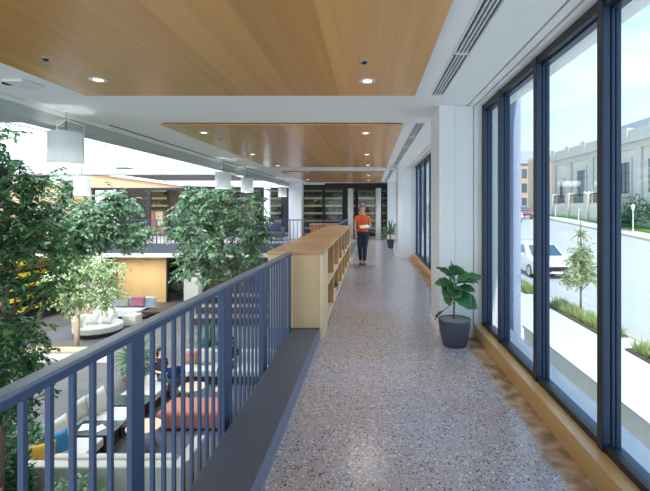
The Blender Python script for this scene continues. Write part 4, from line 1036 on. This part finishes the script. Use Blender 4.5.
armchair(-4.5, 20.6, R(20), 'blue grey armchair on the far gallery behind the railing', M_slab, 0, .95)
armchair(-5.7, 21.0, R(-15), 'second blue grey armchair on the far gallery, partly behind the tree', M_slab, 0, .95)
t = thing('reception_desk', 'low wooden desk behind the far end of the bookcase', 'desk', (-2.2, 21.5, 0))
B('desk_body', M_brownp, (-2.9, -1.3, 21.2, 21.9, 0, .72), t); B('desk_top', M_oaktop, (-2.95, -1.25, 21.15, 21.95, .72, .76), t)

# ------------------------------------------------------------------ outdoors
def gz(y): return -1.5 if y < 19 else (-1.5+(y-19)*.058 if y < 50 else .298+(y-50)*.02)
def terr(name, x0, x1, ys, dz, m_, th=.25):
    m = MB(); rings = []
    for y in ys: rings.append([(x0, y, gz(y)+dz), (x1, y, gz(y)+dz), (x1, y, gz(y)+dz-th), (x0, y, gz(y)+dz-th)])
    return m.loft(rings).build(name, m_, kind='structure')
YS = [-4, 5, 12, 19, 26, 34, 42, 50, 70, 100, 160]
terr('sidewalk', 2.46, 5.45, YS, 0, M_walk)
terr('ground_bed', 5.45, 6.15, YS, -.02, M_walk)
terr('kerb_near', 6.15, 6.32, YS, 0, M_kerb)
terr('road', 6.32, 20.0, YS, -.12, M_road)
terr('kerb_far', 20.0, 20.25, YS, .03, M_kerb)
terr('sidewalk_far', 20.25, 22.4, YS, .0, M_walk)
terr('lawn', 22.4, 80, YS, .15, M_lawn)
# retaining wall outside the window
t = MB().box(2.2, 2.46, -3.5, 6.3, -1.6, -.15).build('wall_retaining', M_conc, kind='structure')
MB().box(2.18, 2.48, -3.5, 6.32, -.15, -.12).build('wall_retaining_cap', M_concl, kind='structure')
B('ground_light_well', M_concl, (1.7, 2.2, YB, 24, -1.7, -1.5), kind='structure')
B('ground_strip', M_walk, (2.2, 2.46, 6.33, 24, -1.7, -1.5), kind='structure')

def grass_bed(y0, y1, label, seed):
    r = random.Random(seed); B('ground_mulch', M_bed, (5.5, 6.1, y0, y1, -1.52, -1.48), kind='structure')
    i = 0; y = y0+.2
    while y < y1-.15:
        o_ = ['nearest', 'second', 'third', 'fourth', 'fifth', 'sixth', 'seventh', 'eighth', 'ninth'][i]
        t = thing('grass_clump', o_+' clump of '+label, 'grass clump', (5.8, y, -1.49), 'yellow green '+label)
        m = MB()
        for k in range(240):
            a = r.uniform(0, 2*PI); e_ = r.uniform(.2, 1.4); l_ = r.uniform(.15, .38); p = Vector((5.8+r.uniform(-.2, .2), y+r.uniform(-.18, .18), -1.49))
            d = Vector((math.cos(a)*math.cos(e_), math.sin(a)*math.cos(e_), math.sin(e_))); s_ = d.cross(Vector((0, 0, 1))).normalized()*.02
            m.add([p-s_, p+s_, p+d*l_], [(0, 1, 2)])
        m.build('blades', M_leafE, t); y += .42; i += 1
grass_bed(15.6, 18.8, 'kerbside grass in the bed by the white car', 41)
grass_bed(10.4, 14.0, 'kerbside grass in the bed below the young street tree', 42)
grass_bed(6.9, 9.5, 'kerbside grass in the nearest planting bed', 43)
tree('street_tree', 'slim young street tree with pale leaves beside the kerb', (5.95, 12.45, -1.5),
     [(5.95, 12.45, -.8), (5.97, 12.45, 0), (5.95, 12.45, .7), (5.95, 12.45, 1.15)],
     [(5.95, 12.45, -.15, .42), (5.75, 12.45, -.4, .35), (6.2, 12.4, -.35, .36), (5.95, 12.45, .4, .33), (6.1, 12.45, .1, .33), (5.95, 12.45, .85, .2), (5.8, 12.5, .1, .3)],
     3600, .085, M_leafD, M_bark, 44, .03)

def car(x, y, rz, label, paint, z, s=1.0):
    t = thing('parked_car', label, 'car', (0, 0, 0), 'cars along the street')
    # side profile (y forward = -Y nose), lofted across the width
    W = .9
    prof = [(-2.2, .34), (-2.24, .55), (-2.18, .72), (-1.9, .84), (-1.25, .98), (-.55, 1.42), (.1, 1.55), (1.2, 1.54), (1.85, 1.40), (2.15, 1.0), (2.22, .7), (2.18, .36), (1.8, .24), (-1.8, .24)]
    rings = []
    for xx, sc in ((-W, .0), (-W+.03, .5), (-W+.12, 1), (0, 1), (W-.12, 1), (W-.03, .5), (W, 0)):
        ring_ = []
        for (py, pz) in prof:
            top = max(0, pz-.95)
            inset = top*.32
            sx = max(-1, min(1, xx/W)); X_ = xx-sx*inset
            f = .97+.03*sc
            ring_.append((X_, py*f, .6+(pz-.6)*(.95+.05*sc)))
        rings.append(ring_)
    MB().loft(rings).build('body', paint, t, bevel=.03, seg=3)
    # glazing
    MB().add([(-.70, -1.26, 1.03), (.70, -1.26, 1.03), (.60, -.62, 1.43), (-.60, -.62, 1.43), (-.70, -1.20, 1.0), (.70, -1.20, 1.0), (.60, -.58, 1.36), (-.60, -.58, 1.36)],
             [(0, 1, 2, 3), (7, 6, 5, 4), (0, 4, 5, 1), (1, 5, 6, 2), (2, 6, 7, 3), (3, 7, 4, 0)]).build('windscreen', M_carglass, t)
    for sx in (-1, 1):
        for (a, b) in ((-.95, .25), (.33, 1.35)):
            q = [(a, 1.0), (b, 1.0), (min(b, b-.02), 1.40), (a+.55 if a < 0 else a, 1.40)]
            vs_ = [(sx*(W+.005-(zz-.95)*.32), yy, zz) for yy, zz in q]+[(sx*(W-.05-(zz-.95)*.32), yy, zz) for yy, zz in q]
            MB().add(vs_, [(0, 1, 2, 3), (7, 6, 5, 4), (0, 4, 5, 1), (1, 5, 6, 2), (2, 6, 7, 3), (3, 7, 4, 0)]).build('side_window', M_carglass, t)
        for yy in (-1.4, 1.38):
            w = MB(); n = 26
            pr = [(.22, .0), (.33, .0), (.335, .04), (.335, .18), (.30, .20), (.20, .20)]
            rings = [[(sx*(W-.19+o_), yy+q*math.cos(2*PI*j/n), .33+q*math.sin(2*PI*j/n)) for j in range(n)] for q, o_ in pr]
            w.loft(rings); wl = w.build('wheel', M_tyre, t)
            h = MB(); rings = [[(sx*(W+o_), yy+q*math.cos(2*PI*j/n), .33+q*math.sin(2*PI*j/n)) for j in range(n)] for q, o_ in ((.2, 0), (.2, .015), (.08, .022))]
            h.loft(rings).build('hubcap', M_chrome, wl)
        B('headlamp', M_white, tuple(sorted((sx*.55, sx*.84)))+(-2.245, -2.1, .62, .76), t, bevel=.02)
        B('mirror', paint, tuple(sorted((sx*.92, sx*1.08)))+(-.95, -.85, .98, 1.1), t, bevel=.02)
    B('grille', M_black, (-.48, .48, -2.26, -2.12, .42, .64), t, bevel=.02); B('number_plate', M_white, (-.25, .25, -2.27, -2.24, .36, .44), t)
    t.location = (x, y, z); t.rotation_euler = (0, 0, rz); t.scale = (s, s, s)
    return t
car(8.0, 21.3, R(2), 'white car parked at the kerb behind the young tree', M_carw, -1.62).rotation_euler.x = R(1.2)
for (x, y, p_, l_) in ((17.6, 52, M_carr, 'dark red car far up the street in front of the limestone building'), (14.6, 47, M_carg, 'silver car far up the street beside the red one'), (18.2, 66, M_carw, 'small white car farthest up the street')):
    c_ = car(x, y, R(4), l_, p_, gz(y)-.12); c_.rotation_euler.x = R(2)

def building():
    t = thing('limestone_building', 'long pale limestone classical building across the street with parapet and tall windows', 'building', (25, 50, 0))
    X0 = 25; X1 = 42; Y0, Y1 = 24, 60.3
    B('facade_wall', M_stone, (X0, X1, Y0, Y1, -1.5, 7.7), t)
    B('cornice', M_stone2, (X0-.5, X1, Y0, Y1+.4, 7.7, 8.15), t); B('frieze', M_stone2, (X0-.12, X1, Y0, Y1+.1, 7.1, 7.7), t)
    B('parapet', M_stone2, (X0-.15, X0+.3, Y0, Y1, 8.15, 8.95), t)
    y = Y1-.6
    while y > 30: B('parapet_pier', M_stone2, (X0-.3, X0+.4, y-.5, y+.5, 8.15, 9.2), t); y -= 4.2
    B('plinth_course', M_stone2, (X0-.3, X0, Y0, Y1+.1, -1.5, 2.0), t)
    for k, yc in enumerate((57.3, 52.0, 47.2, 43.2, 38.4, 34.0, 29.5)):
        h1 = 2.3 if k else 2.6; w = .95 if k else .45; z0, z1 = (2.9, 5.9) if k else (2.7, 4.9)
        fr = B('window_surround', M_stone2, (X0-.14, X0, yc-w-.3, yc+w+.3, z0-.35, z1+.45), t)
        B('window', M_wing, (X0-.16, X0-.141, yc-w, yc+w, z0, z1), t)
        g = MB()
        for q in (-.33, .33): g.box(X0-.19, X0-.161, yc+q*w-.04, yc+q*w+.04, z0, z1)
        for q in (.33, .66): g.box(X0-.19, X0-.161, yc-w, yc+w, z0+(z1-z0)*q-.04, z0+(z1-z0)*q+.04)
        g.build('glazing_bars', M_framedk, t)
    for yc in (59.6, 54.9, 49.6, 45.2, 40.8, 36.2, 31.8): B('pilaster', M_stone2, (X0-.22, X0, yc-.45, yc+.45, 2.0, 7.1), t)
    B('upper_storey', M_roofg, (X0+3, X1, Y0, 50, 8.15, 10.6), t)
building()
t = thing('brick_building', 'pink brick building with a grey top floor far up the street', 'building', (33, 92, 0))
B('wall', M_brick, (27.5, 60, 92, 104, -1, 10.6), t); B('roof_storey', M_roofg, (27, 60, 91.5, 104, 10.6, 13.2), t)
for k in range(4):
    for j in range(3): B('window', M_wing, (29+2.6*k, 30.1+2.6*k, 91.9, 92, 1.6+3*j, 3.5+3*j), t)
t = thing('brick_building', 'narrow tan brick block just behind the limestone building corner', 'building', (27, 66, 0))
B('wall', M_brick, (26.5, 40, 66, 74, -1, 9.2), t); B('roof_edge', M_stone2, (26.4, 40, 65.9, 74, 9.2, 9.6), t)
t = thing('terrace_wall', 'stone terrace wall with piers and dark fence in front of the limestone building', 'wall', (22.9, 50, 0))
B('masonry', M_stone, (22.9, 24.6, 41.5, 62, -.8, 2.0), t)
for y in (42, 46.5, 51, 55.5, 60): B('pier', M_stone2, (22.7, 23.4, y-.4, y+.4, -.5, 3.2), t)
f = MB()
y = 42.5
while y < 60: f.box(23.02, 23.08, y, y+.05, 2.0, 2.95); y += .3
f.box(23.0, 23.1, 42, 60, 2.9, 3.0); f.build('fence', M_black, t)
for k, (x, y, s_, l_) in enumerate(((22.7, 37.5, 1.5, 'round dark green bush below the arched-top window of the limestone building'), (23.0, 33.5, .8, 'low bright shrub beside the street lamp post'), (22.7, 39.6, 1.0, 'small bush at the end of the terrace wall'), (23.2, 31.5, .8, 'low shrub nearest along the far lawn'))):
    shrub('garden_bush', l_, x, y, gz(y)+.15, s_*.9, s_*2.0 if k == 0 else s_*1.1, 700, .3, M_leafC if k % 2 == 0 else M_leafE, 60+k, 'bushes on the far lawn')
t = thing('street_lamp', 'short white lamp post on the lawn across the street', 'lamp post', (21.6, 36.2, gz(36.2)))
z = gz(36.2)
MB().lathe([(.10, z), (.08, z+.15), (.045, z+.25), (.045, z+1.8)], (21.6, 36.2), 14).build('pole', M_metalw, t)
MB().lathe([(.08, z+1.8), (.15, z+2.15), (.16, z+2.2), (.03, z+2.32)], (21.6, 36.2), 14).build('lantern', M_white, t)
for k, (x, y) in enumerate(((20.8, 44), (20.8, 49.5), (20.8, 56))):
    t = thing('parking_meter', 'white parking meter on the far sidewalk, '+['nearest', 'middle', 'farthest'][k]+' of three', 'parking meter', (x, y, gz(y)), 'parking meters')
    z = gz(y); MB().lathe([(.045, z), (.045, z+1.1)], (x, y), 10).build('pole', M_metalw, t); MB().box(x-.12, x+.12, y-.1, y+.1, z+1.1, z+1.5).build('meter_head', M_roofg, t, bevel=.04)
